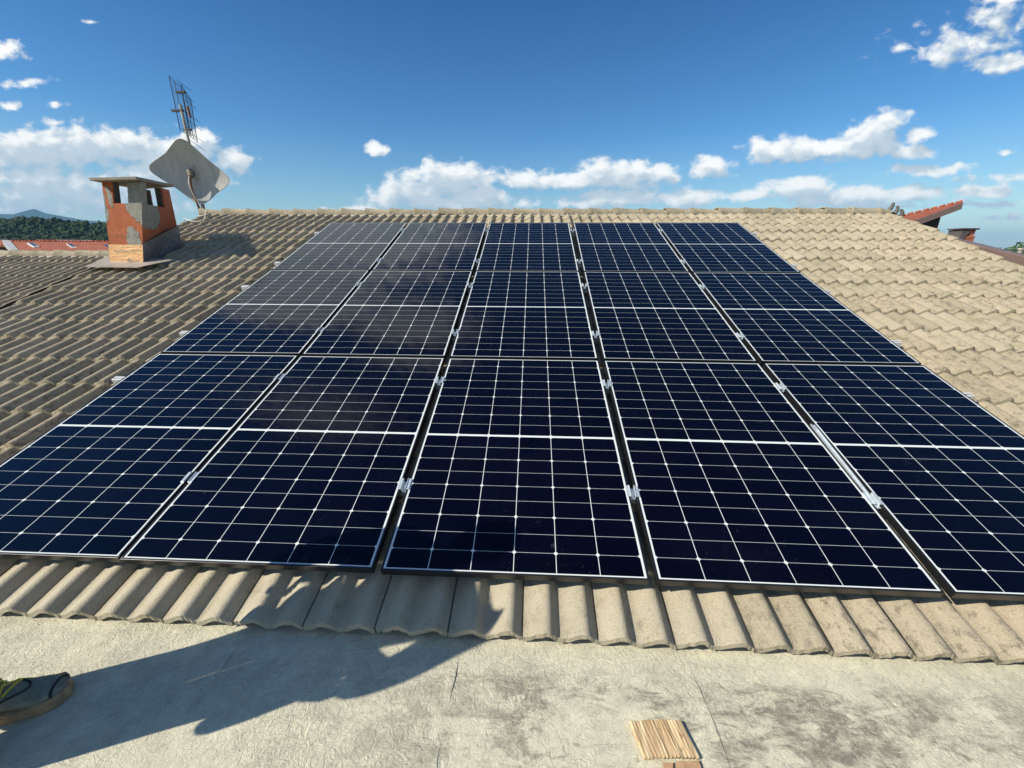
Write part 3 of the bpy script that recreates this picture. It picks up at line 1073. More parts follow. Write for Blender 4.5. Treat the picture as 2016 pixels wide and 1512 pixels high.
gp((-0.10, -0.02, 2.34), (0.05, 0.0, 2.19), (0.03, 0.02, 1.50), (-0.12, 0.0, 1.58), 17, (0.45,), 'lattice_reflector')
gp((0.03, 0.03, 2.24), (0.12, 0.06, 2.04), (0.085, 0.06, 1.42), (0.0, 0.03, 1.52), 16, (0.5,), 'lattice_reflector')
for (z, xa, xb) in ((2.125, -0.05, 0.10), (1.87, -0.19, 0.0), (1.595, -0.06, 0.075)):
    mb = MB()
    mb.box(xa, xb, -0.02, 0.02, z - 0.015, z + 0.012)
    mb.build('cross_bar', M_WIRE, ant)
for z in (2.22, 2.06, 1.98, 1.78, 1.66, 1.48, 1.36):
    x = 0.11 + 0.02 * math.sin(z * 5)
    mb = MB()
    mb.tube([(x - 0.05, -0.06, z + 0.06), (x + 0.06, 0.08, z - 0.06)], 0.0036, 5)
    mb.build('dipole_rod', M_WIRE, ant)
mb = MB()
mb.tube([(0.085, 0.0, 1.92), (0.09, 0.0, 1.89), (0.098, 0.0, 1.80), (0.10, 0.0, 1.77)], 0.022, 8, True, 0.016)
mb.build('terminal_box', simple('orange_brown_plastic', (0.26, 0.10, 0.05), 0.6), ant)

cb = []
for (x, y, z) in ((-5.73, DY - .05, 2.48), (-5.70, DY - .13, 2.34), (-5.655, DY - .12, 2.16), (-5.62, DY - .10, 2.06), (-5.58, DY - .08, 1.98), (-5.555, DY - .10, 1.88), (-5.45, 5.76, 1.93), (-5.29, 5.52, 1.85), (-5.12, 5.23, 1.745), (-5.24, 5.17, 1.73), (-5.46, 5.28, 1.775), (-5.56, 5.40, 1.76)):
    cb.append(Vector((x, y, z)))
def smooth_path(p, k=5):
    out = []
    for i in range(len(p) - 1):
        a, b, c, d = p[max(i - 1, 0)], p[i], p[i + 1], p[min(i + 2, len(p) - 1)]
        for j in range(k):
            t = j / k
            out.append(0.5 * ((2 * b) + (c - a) * t + (2 * a - 5 * b + 4 * c - d) * t * t + (3 * b - a - 3 * c + d) * t ** 3))
    out.append(p[-1])
    return out
mb = MB()
mb.tube(smooth_path(cb), 0.006, 6)
tag(mb.build('aerial_cable', M_CABLE), 'white cable hanging from the satellite dish and looping over the tiles', 'cable')
M_CELL.name = 'solar_cells_under_glass'

# ------------------------------------------------------------------ small loose things
def wood_material():
    m, t, bs, co = mat('ribbed_larch_wood')
    s = t.sep(co)
    n = t.noise(t.v('MULTIPLY', co, (1.0, 0.06, 1.0)), 90.0, 4.0, 0.6)
    c = t.mix(t.ramp(n, 0.35, 0.65), (0.42, 0.28, 0.14), (0.76, 0.58, 0.34))
    c = t.mix(t.ramp(t.noise(co, 30, 4, .6), 0.62, 0.7, 0, .5), c, (0.16, 0.08, 0.04))
    t.put(bs.inputs['Base Color'], c)
    bs.inputs['Roughness'].default_value = 0.75
    t.put(bs.inputs['Normal'], t.bump(n, 0.003))
    return m


M_WOOD = wood_material()
wo = empty('wood_offcut', (0.512, -0.475, FZ + 0.003), (0, 0, R(3)))
wo.scale = (1, 1, 0.75)
tag(wo, 'ribbed reddish wood offcut with a splintered end lying on the pale flat roof', 'wood piece')
mb = MB()
nu = 96
skew = 0.35
pr = []
for i in range(nu + 1):
    a = i / nu
    h = 0.016 + 0.0032 * abs(math.sin(a * math.pi * 15 + 0.5 * math.sin(a * 9))) ** 0.7 * (0.6 + 0.4 * math.sin(a * 31 + 1)) + (0.0015 * math.sin(a * 23))
    pr.append((a, h))
top, bot = [], []
ys = [-0.052, -0.045, 0.0, 0.050]
for j, y in enumerate(ys):
    for a, h in pr:
        jag = 0
        if j == 0:
            jag = (-0.007 * abs(math.sin(a * math.pi * 15 + .5)) * (1.0 if a > 0.35 else 0.2)) + random.uniform(-0.001, 0.001)
        top.append((-0.087 + 0.172 * a - 0.18 * (y), y + jag + 0.006 * math.sin(a * 2.6), h))
        bot.append((-0.087 + 0.172 * a - 0.18 * (y), y + jag * 0.3 + 0.006 * math.sin(a * 2.6), 0.0))
n = nu + 1
mb.add(top, [(j * n + i, j * n + i + 1, (j + 1) * n + i + 1, (j + 1) * n + i) for j in range(3) for i in range(nu)], False)
for row in (0, 3):
    a_ = top[row * n:(row + 1) * n]
    b_ = bot[row * n:(row + 1) * n]
    mb.add(a_ + b_, [(i, i + 1, n + i + 1, n + i) for i in range(nu)])
for col_ in (0, nu):
    a_ = [top[j * n + col_] for j in range(4)]
    b_ = [bot[j * n + col_] for j in range(4)]
    mb.add(a_ + b_, [(j, j + 1, 5 + j, 4 + j) for j in range(3)])
mb.build('ribbed_board', M_WOOD, wo)
mb = MB()
mb.hexa([Vector(p) for p in ((-0.004, -0.115, 0), (0.090, -0.115, 0), (0.090, -0.057, 0), (0.020, -0.058, 0))],
        [Vector(p) for p in ((-0.004, -0.115, .007), (0.088, -0.115, .009), (0.089, -0.058, .012), (0.022, -0.059, .010))])
mb.hexa([Vector(p) for p in ((-0.030, -0.110, 0), (-0.012, -0.115, 0), (0.010, -0.062, 0), (-0.022, -0.060, 0))],
        [Vector(p) for p in ((-0.030, -0.110, .004), (-0.013, -0.115, .006), (0.008, -0.062, .009), (-0.020, -0.060, .005))])
mb.build('split_underlayer', simple('pale_split_wood', (0.42, 0.26, 0.14), 0.8, 0, .2, 40, .003), wo)

M_LEAF = simple('dry_brown_leaf', (0.35, 0.17, 0.07), 0.8)
mb = MB()
for i in range(5):
    a = i * 1.3
    c = Vector((0.018 * math.cos(a), 0.016 * math.sin(a), 0.006 * i))
    mb.add([c + Vector((-.03, 0, 0)), c + Vector((0, -.018, .012)), c + Vector((.03, .004, .02)), c + Vector((0, .02, .006))], [(0, 1, 2), (0, 2, 3)])
o = mb.build('dry_leaf', M_LEAF)
o.matrix_world = RM @ Matrix.Translation((-3.55, 4.62, -0.105))
tag(o, 'curled dry brown leaf caught on the tiles left of the top panel row', 'leaf')
for k, (u, v, lab) in enumerate(((-3.62, 2.42, 'pale crumb of mortar on the tiles beside the middle panel row'), (-3.32, 5.42, 'pale mortar chip on the tiles just below the ridge, left of the panels'))):
    mb = MB()
    for i in range(4):
        c = Vector((random.uniform(-.03, .03), random.uniform(-.02, .02), 0.0))
        s = random.uniform(.008, .018)
        mb.hexa([c + Vector((-s, -s, 0)), c + Vector((s, -s * .7, 0)), c + Vector((s * .8, s, 0)), c + Vector((-s, s * .6, 0))],
                [c + Vector((-s * .6, -s * .5, s)), c + Vector((s * .5, -s * .5, s * 1.1)), c + Vector((s * .5, s * .6, s * .8)), c + Vector((-s * .6, s * .4, s))])
    o = mb.build('mortar_crumb', simple('pale_mortar', (0.55, 0.50, 0.42), 0.9))
    o.matrix_world = RM @ Matrix.Translation((u, v, -0.085 + sag(v)))
    tag(o, lab, 'mortar crumb')
# grey mastic smears where the rails pass over the tiles on the right
for k, (v, lab) in enumerate(((1.42, 'lowest'), (2.12, 'middle'), (3.06, 'highest'))):
    mb = MB()
    rr = []
    for i in range(18):
        a = 2 * math.pi * i / 18
        r_ = 0.055 * (1 + 0.45 * math.sin(3 * a + k) * math.sin(5 * a + 2 * k))
        rr.append((1.7 * r_ * math.cos(a), r_ * math.sin(a), 0))
    top_ = [(x * .8, y * .8, 0.008 + 0.004 * math.sin(7 * x * 9)) for x, y, z in rr]
    mb.add([(x, y, -0.02) for x, y, z in rr] + top_, [(i, (i + 1) % 18, 18 + (i + 1) % 18, 18 + i) for i in range(18)], True)
    mb.add(top_, [tuple(range(18))])
    o = mb.build('grey_bracket_foot', simple('grey_blue_metal_sheet', (0.28, 0.30, 0.31), 0.6, 0.3))
    o.matrix_world = RM @ Matrix.Translation((2.99, v, -0.088 + sag(v)))
    tag(o, 'grey bracket foot on the tiles right of the panels, %s of the three' % lab, 'bracket', 'bracket feet right of the panels')

# ------------------------------------------------------------------ neighbouring houses
def redtile_material():
    m, t, bs, co = mat('red_roof_tiles')
    s_ = t.sep(co)
    w = t.node('ShaderNodeTexWave', wave_type='BANDS', bands_direction='Y')
    t.put(w.inputs['Vector'], co)
    w.inputs['Scale'].default_value = 0.95
    w2 = t.node('ShaderNodeTexWave', wave_type='BANDS', bands_direction='X')
    t.put(w2.inputs['Vector'], co)
    w2.inputs['Scale'].default_value = 1.3
    h = t.m('ADD', w.outputs['Fac'], w2.outputs['Fac'])
    n = t.noise(co, 3.0, 6.0, 0.7)
    c = t.mix(t.ramp(n, 0.3, 0.7), (0.24, 0.06, 0.032), (0.36, 0.105, 0.055))
    t.put(bs.inputs['Base Color'], c)
    bs.inputs['Roughness'].default_value = 0.85
    t.put(bs.inputs['Normal'], t.bump(h, 0.03))
    return m


M_RED = redtile_material()
M_WHITE = simple('white_painted_metal', (0.75, 0.75, 0.72), 0.5)
M_GLASS = simple('roof_window_glass', (0.05, 0.07, 0.09), 0.08, 0.0, 0.05, 1.0)
M_PALEG = simple('pale_translucent_glazing', (0.55, 0.60, 0.60), 0.3)
M_BRICK = None


def brick_material():
    m, t, bs, co = mat('red_brick_with_soot')
    b = t.node('ShaderNodeTexBrick')
    s_ = t.sep(co)
    t.put(b.inputs['Vector'], t.comb(t.m('ADD', s_[0], s_[1]), s_[2], 0.0))
    t.put(b.inputs['Color1'], (0.40, 0.12, 0.055))
    t.put(b.inputs['Color2'], (0.50, 0.18, 0.08))
    t.put(b.inputs['Mortar'], (0.34, 0.22, 0.16))
    b.inputs['Scale'].default_value = 1.0
    b.inputs['Brick Width'].default_value = 0.22
    b.inputs['Row Height'].default_value = 0.065
    b.inputs['Mortar Size'].default_value = 0.008
    t.put(bs.inputs['Base Color'], b.outputs['Color'])
    bs.inputs['Roughness'].default_value = 0.9
    return m


M_BRICK = brick_material()

# long red roof on the left
rh = empty('red_roofed_house', (-31.0, 26.2, 0.0))
tag(rh, 'long red tiled roof with white verge and skylights, beyond the left wing', 'house')
B0 = Vector((-31.0, 26.2, 0.0))
def L(*p):
    return Vector(p) - B0
A0, A1 = L(-35.3, 26.1, 1.84), L(-16.0, 26.6, 1.80)
E0, E1 = L(-28.6, 21.6, 0.28), L(-15.0, 21.3, 0.10)
mb = MB()
mb.hexa([p + Vector((0, 0, -0.18)) for p in (E0, E1, A1, A0)], [E0, E1, A1, A0])
K0, K1 = L(-35.3, 32.5, -0.4), L(-14.5, 32.5, -0.4)
mb.hexa([p + Vector((0, 0.01, -0.18)) for p in (A0, A1, K1, K0)], [p + Vector((0, .01, 0)) for p in (A0, A1, K1, K0)])
mb.build('roof', M_RED, rh)
mb = MB()
for i in range(46):
    p = A0.lerp(A1, (i + 0.5) / 46)
    mb.box(p.x - 0.20, p.x + 0.17, p.y - 0.11, p.y + 0.11, p.z - 0.02, p.z + 0.05 + random.uniform(0, .02))
mb.build('ridge_tiles', M_RED, rh)
mb = MB()
d_ = (E0 - A0)
sidev = Vector((-0.5, -0.35, 0)).normalized()
mb.hexa([A0 + Vector((0, 0, -.3)) + sidev * .35, E0 + Vector((0, 0, -.3)) + sidev * .35, E0 + Vector((0, 0, -.3)), A0 + Vector((0, 0, -.3))],
        [A0 + Vector((0, 0, .06)) + sidev * .35, E0 + Vector((0, 0, .06)) + sidev * .35, E0 + Vector((0, 0, .06)), A0 + Vector((0, 0, .06))])
mb.build('white_verge', simple('grey_white_verge_metal', (0.42, 0.43, 0.42), 0.6), rh)
mb = MB()
mb.hexa([L(-34.6, 25.9, -7), L(-28.4, 22.3, -7), L(-15.4, 22, -7), L(-15.2, 32, -7)], [L(-34.6, 25.9, 1.3), L(-28.4, 22.3, .15), L(-15.4, 22, -.1), L(-15.2, 32, -.6)])
mb.build('wall', M_WALL, rh)
for a4 in (((-33.37, 25.52, 1.65), (-32.96, 25.57, 1.65), (-31.9, 24.98, 1.43), (-32.17, 24.85, 1.4)),
           ((-30.75, 25.61, 1.6), (-30.4, 25.64, 1.6), (-29.46, 25.05, 1.37), (-29.77, 25.01, 1.37)),
           ((-28.4, 25.71, 1.55), (-28.05, 25.75, 1.56), (-27.19, 25.19, 1.35), (-27.51, 25.16, 1.35))):
    q = [Vector(p) - B0 for p in a4]
    c_ = sum(q, Vector()) / 4
    q = [c_ + (p - c_) * 1.0 + Vector((0, -0.05, 0.07)) for p in q]
    mb = MB()
    mb.hexa([p + Vector((0, .05, -.25)) for p in q], q)
    w_ = mb.build('skylight', M_WHITE, rh)
    mb = MB()
    q3 = [c_ + (p - c_) * 0.76 + Vector((0, -.02, .045)) for p in q]
    mb.add(q3, [(0, 1, 2, 3)])
    mb.build('pane', M_GLASS, w_)
# further low roof with a strip of glazing
fh = empty('glazed_roof_house', (-47, 40, 0))
tag(fh, 'farther red roof with a strip of pale glazing, rising behind the long red roof', 'house')
B0 = Vector((-47.0, 40.0, 0.0))
mb = MB()
mb.hexa([L(-50.9, 38.6, 1.55), L(-43.3, 38.6, 1.5), L(-44.1, 40, 1.95), L(-50.2, 40, 2.0)], [L(-50.9, 38.6, 1.78), L(-43.3, 38.6, 1.73), L(-44.1, 40, 2.20), L(-50.2, 40, 2.24)])
mb.build('roof', M_RED, fh)
mb = MB()
mb.box(-4, 4, -1, 6, -7, 1.6)
mb.build('wall', simple('dark_red_wall', (0.16, 0.07, 0.05), 0.9), fh)
mb = MB()
for i in range(8):
    x0 = -47.9 + i * 0.48
    mb.hexa([L(x0 - .2, 38.75, 1.80), L(x0 + .2, 38.75, 1.80), L(x0 + .40, 39.75, 2.12), L(x0 + .0, 39.75, 2.12)], [L(x0 - .2, 38.75, 1.90), L(x0 + .2, 38.75, 1.90), L(x0 + .40, 39.75, 2.20), L(x0 + .0, 39.75, 2.20)])
mb.build('glazing_strip', M_PALEG, fh)
gh = empty('low_red_house', (-55, 40, 0))
tag(gh, 'farthest low red roof at the left edge of the photo, in front of the wood', 'house')
mb = MB()
B0 = Vector((-55, 40, 0))
mb.hexa([L(-62, 38.2, 1.5), L(-50.9, 38.2, 1.5), L(-51.9, 40, 2.0), L(-62, 40, 2.02)], [L(-62, 38.2, 1.7), L(-50.9, 38.2, 1.7), L(-51.9, 40, 2.2), L(-62, 40, 2.24)])
mb.build('roof', M_RED, gh)
mb = MB()
mb.box(-6.5, 3.2, -1.2, 5, -7, 1.55)
mb.build('wall', simple('brown_wall', (0.14, 0.08, 0.06), 0.9), gh)

# raised red roof on the right
sh_ = empty('raised_roof_house', (13.0, 14.0, 0))
tag(sh_, 'house with red mono-pitch roof and brown fascia behind the right end of the ridge', 'house')
B0 = Vector((13.0, 14.0, 0.0))
F0, F1 = L(12.05, 14, 2.02), L(14.13, 14, 2.845)
G0, G1 = L(12.6, 17.0, 2.16), L(15.05, 15.0, 2.99)
mb = MB()
mb.hexa([p + Vector((0, 0.045, -0.12)) for p in (F0, F1, G1, G0)], [p + Vector((0, 0.045, 0.0)) for p in (F0, F1, G1, G0)])
mb.build('roof', M_RED, sh_)
mb = MB()
for i in range(16):
    p = G0.lerp(G1, i / 16)
    q_ = G0.lerp(G1, (i + .8) / 16)
    mb.tube([p + Vector((0, 0, .01)), q_ + Vector((0, 0, .035))], 0.05, 6)
mb.build('edge_tiles', M_RED, sh_)
mb = MB()
mb.hexa([F0 + Vector((0, 0, -.19)), F1 + Vector((.01, 0, -.18)), F1 + Vector((.01, .04, -.18)), F0 + Vector((0, .04, -.19))],
        [F0 + Vector((0, 0, .015)), F1 + Vector((0, 0, .015)), F1 + Vector((0, .04, .015)), F0 + Vector((0, .04, .015))])
mb.build('fascia', M_FASCIA, sh_)
mb = MB()
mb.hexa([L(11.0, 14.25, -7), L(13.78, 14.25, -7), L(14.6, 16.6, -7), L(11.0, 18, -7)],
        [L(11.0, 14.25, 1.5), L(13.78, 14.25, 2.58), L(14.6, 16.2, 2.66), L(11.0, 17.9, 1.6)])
wm, t, bs, co = mat('dark_over_brick_red_wall')
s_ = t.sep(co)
f_ = t.ramp(t.m('ADD', s_[2], t.m('MULTIPLY', s_[0], -0.9)), 1.50, 1.56)  # dark above a slanting line, brick red below it
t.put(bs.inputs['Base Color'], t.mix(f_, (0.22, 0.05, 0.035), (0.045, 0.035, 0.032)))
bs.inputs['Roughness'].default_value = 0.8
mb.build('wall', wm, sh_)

# next-door roof with a brown metal edge, its chimney and vent
nh = empty('neighbour_house', (7.0, 5.0, 0))
tag(nh, 'neighbouring house with brown metal roof edge and small sooty brick chimney, at the right', 'house')
B0 = Vector((7.0, 5.0, 0.0))
def cz2(y):
    return 1.452 + (y - 5.5) * 0.232
mb = MB()
mb.hexa([L(6.6, -1.5, cz2(-1.5) - .22), L(6.9, -1.5, cz2(-1.5) - .22), L(6.9, 6.4, cz2(6.4) - .22), L(6.6, 6.4, cz2(6.4) - .22)],
        [L(6.6, -1.5, cz2(-1.5)), L(6.9, -1.5, cz2(-1.5) - .04), L(6.9, 6.4, cz2(6.4) - .04), L(6.6, 6.4, cz2(6.4))])
mb.build('metal_coping', M_FASCIA, nh, 0.01)
mb = MB()
mb.hexa([L(6.9, -1.5, -.6), L(16, -1.5, -1.6), L(16, 11, -0.6), L(6.9, 11, 0.8)], [L(6.9, -1.5, -.42), L(16, -1.5, -1.42), L(16, 11, -.42), L(6.9, 11, 1.1)])
mb.build('roof', M_RED, nh)
mb = MB()
mb.box(-.35, 8.6, -6.4, 5.8, -7, -1.0)
mb.build('wall', M_WALL, nh)
cc = empty('chimney', (2.86, 4.1, 0.5), parent=nh)
mb = MB()
mb.hexa([Vector(p) for p in ((-.165, -.14, 0), (.19, -.14, 0), (.19, .2, 0), (-.165, .2, 0))], [Vector(p) for p in ((-.155, -.13, 1.10), (.15, -.13, 1.12), (.15, .17, 1.12), (-.155, .17, 1.10))])
mb.hexa([Vector(p) for p in ((-.165, -.14, 1.10), (.165, -.14, 1.12), (.165, .18, 1.12), (-.165, .18, 1.10))], [Vector(p) for p in ((-.165, -.14, 1.155), (.165, -.14, 1.155), (.165, .18, 1.155), (-.165, .18, 1.155))])
mb.hexa([Vector(p) for p in ((.02, -.12, 1.155), (.13, -.12, 1.155), (.13, .1, 1.155), (.02, .1, 1.155))], [Vector(p) for p in ((.03, -.12, 1.27), (.145, -.12, 1.29), (.145, .1, 1.29), (.03, .1, 1.27))])
mb.build('brick_stack', M_BRICK, cc)
mb = MB()
mb.hexa([Vector(p) for p in ((-.175, -.15, .98), (-.08, -.15, 1.10), (-.08, .1, 1.10), (-.175, .19, .98))], [Vector(p) for p in ((-.16, -.15, 1.29), (.03, -.15, 1.29), (.03, .1, 1.29), (-.16, .19, 1.29))])
mb.build('soot_covered_side', M_SOOT, cc)
mb = MB()
mb.hexa([Vector(p) for p in ((-.20, -.17, 1.30), (.17, -.17, 1.29), (.14, .19, 1.29), (-.20, .19, 1.30))], [Vector(p) for p in ((-.20, -.17, 1.325), (.17, -.17, 1.325), (.14, .19, 1.325), (-.20, .19, 1.325))])
mb.build('chimney_cap', simple('dark_stone_cap', (0.07, 0.05, 0.045), 0.8), cc)
mb = MB()
mb.tube([(2.0, 2.0, 0.3), (2.0, 2.0, 1.35)], 0.035, 10)
vp = mb.build('vent_pipe', M_MAST, nh)
mb = MB()
mb.tube([(2.0, 2.0, 1.36), (2.0, 2.0, 1.385)], 0.055, 10, False, 0.04)
mb.build('vent_cap', M_MAST, vp)

# ------------------------------------------------------------------ ground, hills, wood, trees
def green_material(name, a, b, sc):
    m, t, bs, co = mat(name)
    t.put(bs.inputs['Base Color'], t.mix(t.ramp(t.noise(co, sc, 6.0, 0.65), 0.35, 0.65), a, b))
    bs.inputs['Roughness'].default_value = 0.95
    bs.inputs['Specular IOR Level'].default_value = 0.1
    return m


mb = MB()
mb.add([(-14000, -3000, -7), (14000, -3000, -7), (14000, 14000, -7), (-14000, 14000, -7)], [(0, 1, 2, 3)])
tag(mb.build('ground', green_material('meadow_ground', (0.05, 0.07, 0.025), (0.09, 0.10, 0.05), 0.01)), kind='structure')


def range_mesh(name, pts, y0, depth, matl, seed, rough=6.0):
    """hill range: skyline given by points, falling away to front and back with spurs"""
    rs = random.Random(seed)
    mb = MB()
    xs = [p[0] for p in pts]
    hs_ = [p[1] for p in pts]
    X_ = np.linspace(xs[0], xs[-1], 220)
    Hh = np.interp(X_, xs, hs_)
    ph = [rs.uniform(0, 6) for _ in range(6)]
    rowsn = 16
    vs_ = []
    for j in range(rowsn + 1):
        tt = j / rowsn * 2 - 1
        for x, h in zip(X_, Hh):
            sp = sum(math.sin(x / depth * (3 + 4 * k) + ph[k] + tt * 2) / (k + 1) for k in range(5))
            prof_ = max(0.0, 1 - abs(tt)) ** (1.15 + 0.12 * sp)
            z = -7 + (h + 7) * prof_ + (rough * sp * prof_ * (1 - prof_) * 4)
            vs_.append((x, y0 + tt * depth, z))
    n_ = len(X_)
    mb.add(vs_, [(j * n_ + i, j * n_ + i + 1, (j + 1) * n_ + i + 1, (j + 1) * n_ + i) for j in range(rowsn) for i in range(n_ - 1)], True)
    return tag(mb.build(name, matl), kind='structure')


M_HILL = green_material('far_wooded_hillside', (0.018, 0.035, 0.022), (0.030, 0.050, 0.028), 0.004)
range_mesh('mountain', [(-12000, 250), (-9000, 420), (-6434, 405), (-6200, 400), (-6086, 440), (-5990, 465), (-5851, 412), (-5608, 372), (-5365, 332), (-5174, 322), (-5000, 318), (-4700, 345), (-4238, 270), (-3000, 160), (-1500, 120), (0, 60)], 5000, 1300, M_HILL, 3, 30)
range_mesh('mountain', [(-14000, 300), (-11000, 400), (-9000, 480), (-8650, 500), (-8300, 470), (-7600, 420), (-6500, 350), (-5000, 300), (-2000, 150)], 7000, 1500, M_HILL, 8, 30)
range_mesh('hill', [(-900, 14), (-620, 20), (-519, 23), (-474, 24), (-440, 20.5), (-408, 18.5), (-335, 16), (-200, 8), (-80, -2)], 400, 130, green_material('wooded_hill_floor', (0.018, 0.032, 0.012), (0.03, 0.045, 0.02), 0.05), 5, 1.5)

M_FOREST = None
m, t, bs, co = mat('forest_foliage')
n_ = t.noise(co, 0.11, 3.0, 0.6)
n2 = t.noise(co, 1.1, 4.0, 0.7)
c = t.mix(t.ramp(n_, 0.35, 0.65), (0.030, 0.055, 0.032), (0.065, 0.10, 0.042))
c = t.mix(t.ramp(n2, 0.4, 0.65), c, (0.035, 0.050, 0.022))
t.put(bs.inputs['Base Color'], c)
t.put(bs.inputs['Normal'], t.bump(t.noise(co, 1.6, 4.0, 0.7), 0.9))
bs.inputs['Roughness'].default_value = 0.95
bs.inputs['Specular IOR Level'].default_value = 0.1
M_FOREST = m

ico = bmesh.new()
bmesh.ops.create_icosphere(ico, subdivisions=2, radius=1.0)
icv = np.array([v.co[:] for v in ico.verts])
icf = np.array([[v.index for v in f.verts] for f in ico.faces])
ico.free()
hx = [-900, -620, -519, -474, -440, -408, -335, -200, -80]
hz = [14, 20, 23, 24, 20.5, 18.5, 16, 8, -2]
VV, FF = [], []
base = 0
for k in range(6500):
    x = rng.uniform(-640, -240)
    tt = rng.uniform(-1, 0.25)
    h = np.interp(x, hx, hz)
    z = -7 + (h + 7) * max(0, 1 - abs(tt)) ** 1.15
    y = 400 + tt * 130
    if abs(x / y + 1.0) > 0.55:
        continue
    r_ = rng.uniform(1.5, 3.8)
    d = 1 + 0.34 * (np.sin(icv @ rng.normal(0, 3.2, 3) + rng.uniform(0, 6)) * np.sin(icv @ rng.normal(0, 4.5, 3) + rng.uniform(0, 6))) + rng.uniform(-.16, .16, len(icv))
    sc_ = np.array([r_ * rng.uniform(.8, 1.1), r_ * rng.uniform(.8, 1.1), r_ * rng.uniform(.9, 1.35)])
    VV.append(icv * d[:, None] * sc_ + np.array([x, y, z + r_ * 0.9]))
    FF.append(icf + base)
    base += len(icv)
me = bpy.data.meshes.new('forest')
V_ = np.concatenate(VV)
F_ = np.concatenate(FF)
me.from_pydata(V_.tolist(), [], F_.tolist())
me.materials.append(M_FOREST)
fo = bpy.data.objects.new('forest', me)
COL.objects.link(fo)
tag(fo, 'dense dark green wood covering the hill below the blue mountains', 'forest', kind='stuff')


def tree(x, y, z0, H, W_, n, label, seed):
    rs = random.Random(seed)
    root = empty('leafy_tree', (x, y, z0))
    tag(root, label, 'tree')
    mb = MB()
    mb.tube([(0, 0, 0), (0.1, 0, H * .3), (0.0, 0.2, H * .6), (0.1, .1, H * .85)], W_ * .055, 8, True, W_ * .012)
    for i in range(9):
        a = rs.uniform(0, 6.28)
        z = H * rs.uniform(.3, .6)
        mb.tube([(0.05, 0.05, z), (W_ * .22 * math.cos(a), W_ * .22 * math.sin(a), z + H * .14), (W_ * .40 * math.cos(a), W_ * .40 * math.sin(a), z + H * .26)], W_ * .02, 6, True, W_ * .006)
    mb.build('trunk', simple('tree_bark', (0.08, 0.06, 0.045), 0.9), root)
    clumps = []
    for i in range(34):
        a = rs.uniform(0, 6.28)
        q = rs.random() ** .5
        zz = rs.uniform(.30, .98)
        lim = math.sqrt(max(0.04, 1 - ((zz - .58) / .45) ** 2))
        clumps.append((W_ * .5 * q * lim * math.cos(a), W_ * .5 * q * lim * math.sin(a), H * zz * .95, W_ * rs.uniform(.08, .16)))
    Vs, Fs = [], []
    for i in range(n):
        cx_, cy_, cz_1, r_ = rs.choice(clumps)
        dx, dy, dz = rs.gauss(0, 1), rs.gauss(0, 1), rs.gauss(0, .7)
        l_ = math.sqrt(dx * dx + dy * dy + dz * dz) + 1e-6
        rr = r_ * rs.uniform(.55, 1.1)
        p = Vector((cx_ + dx / l_ * rr, cy_ + dy / l_ * rr, cz_1 + dz / l_ * rr))
        a = Vector((rs.gauss(0, 1), rs.gauss(0, 1), rs.gauss(0, 1))).normalized()
        b = a.cross(Vector((rs.gauss(0, 1), rs.gauss(0, 1), rs.gauss(0, 1)))).normalized()
        s_ = rs.uniform(.08, .17) * W_ / 8
        k = len(Vs)
        Vs += [p - a * s_, p + b * s_ * .6, p + a * s_, p - b * s_ * .6]
        Fs.append((k, k + 1, k + 2, k + 3))
    me = bpy.data.meshes.new('crown')
    me.from_pydata([tuple(v) for v in Vs], [], Fs)
    lm, t, bs, co = mat('tree_leaves')
    t.put(bs.inputs['Base Color'], t.mix(t.ramp(t.noise(co, 1.2, 4.0, .6), .35, .65), (0.035, 0.075, 0.018), (0.085, 0.14, 0.035)))
    bs.inputs['Roughness'].default_value = .7
    me.materials.append(lm)
    o = bpy.data.objects.new('crown', me)
    COL.objects.link(o)
    o.parent = root


tree(46.5, 43.0, -7, 8.9, 6.5, 9000, 'green leafy tree at the right edge, rising beyond the brown roof edge', 4)
tree(52.0, 44.0, -7, 10.4, 9.0, 9000, 'taller tree just right of the leafy tree at the right edge', 9)


# ------------------------------------------------------------------ the worker standing at the left (his shadow falls across the roofs)
def skin_body(name, joints, bones, matl, parent, root='pelvis', sub=2):
    me = bpy.data.meshes.new(name)
    keys = list(joints)
    me.from_pydata([joints[k][0] for k in keys], [(keys.index(a), keys.index(b)) for a, b in bones], [])
    o = bpy.data.objects.new(name, me)
    COL.objects.link(o)
    o.parent = parent
    o.modifiers.new('skin', 'SKIN').use_smooth_shade = True
    if not me.skin_vertices:
        bm = bmesh.new(); bm.from_mesh(me); bm.verts.layers.skin.verify(); bm.to_mesh(me); bm.free()
    for i, k in enumerate(keys):
        r_ = joints[k][1]
        me.skin_vertices[0].data[i].radius = (r_, r_) if not hasattr(r_, '__len__') else r_
        me.skin_vertices[0].data[i].use_root = (k == root)
    ss = o.modifiers.new('sub', 'SUBSURF')
    ss.levels = sub
    ss.render_levels = sub
    if matl: me.materials.append(matl)
    return o


PX, PY = -1.745, -0.675
worker = empty('person', (PX, PY, FZ), (0, 0, R(90 - 66)))
tag(worker, 'person in dark work clothes standing at the left edge, one worn grey-green shoe in view', 'person')
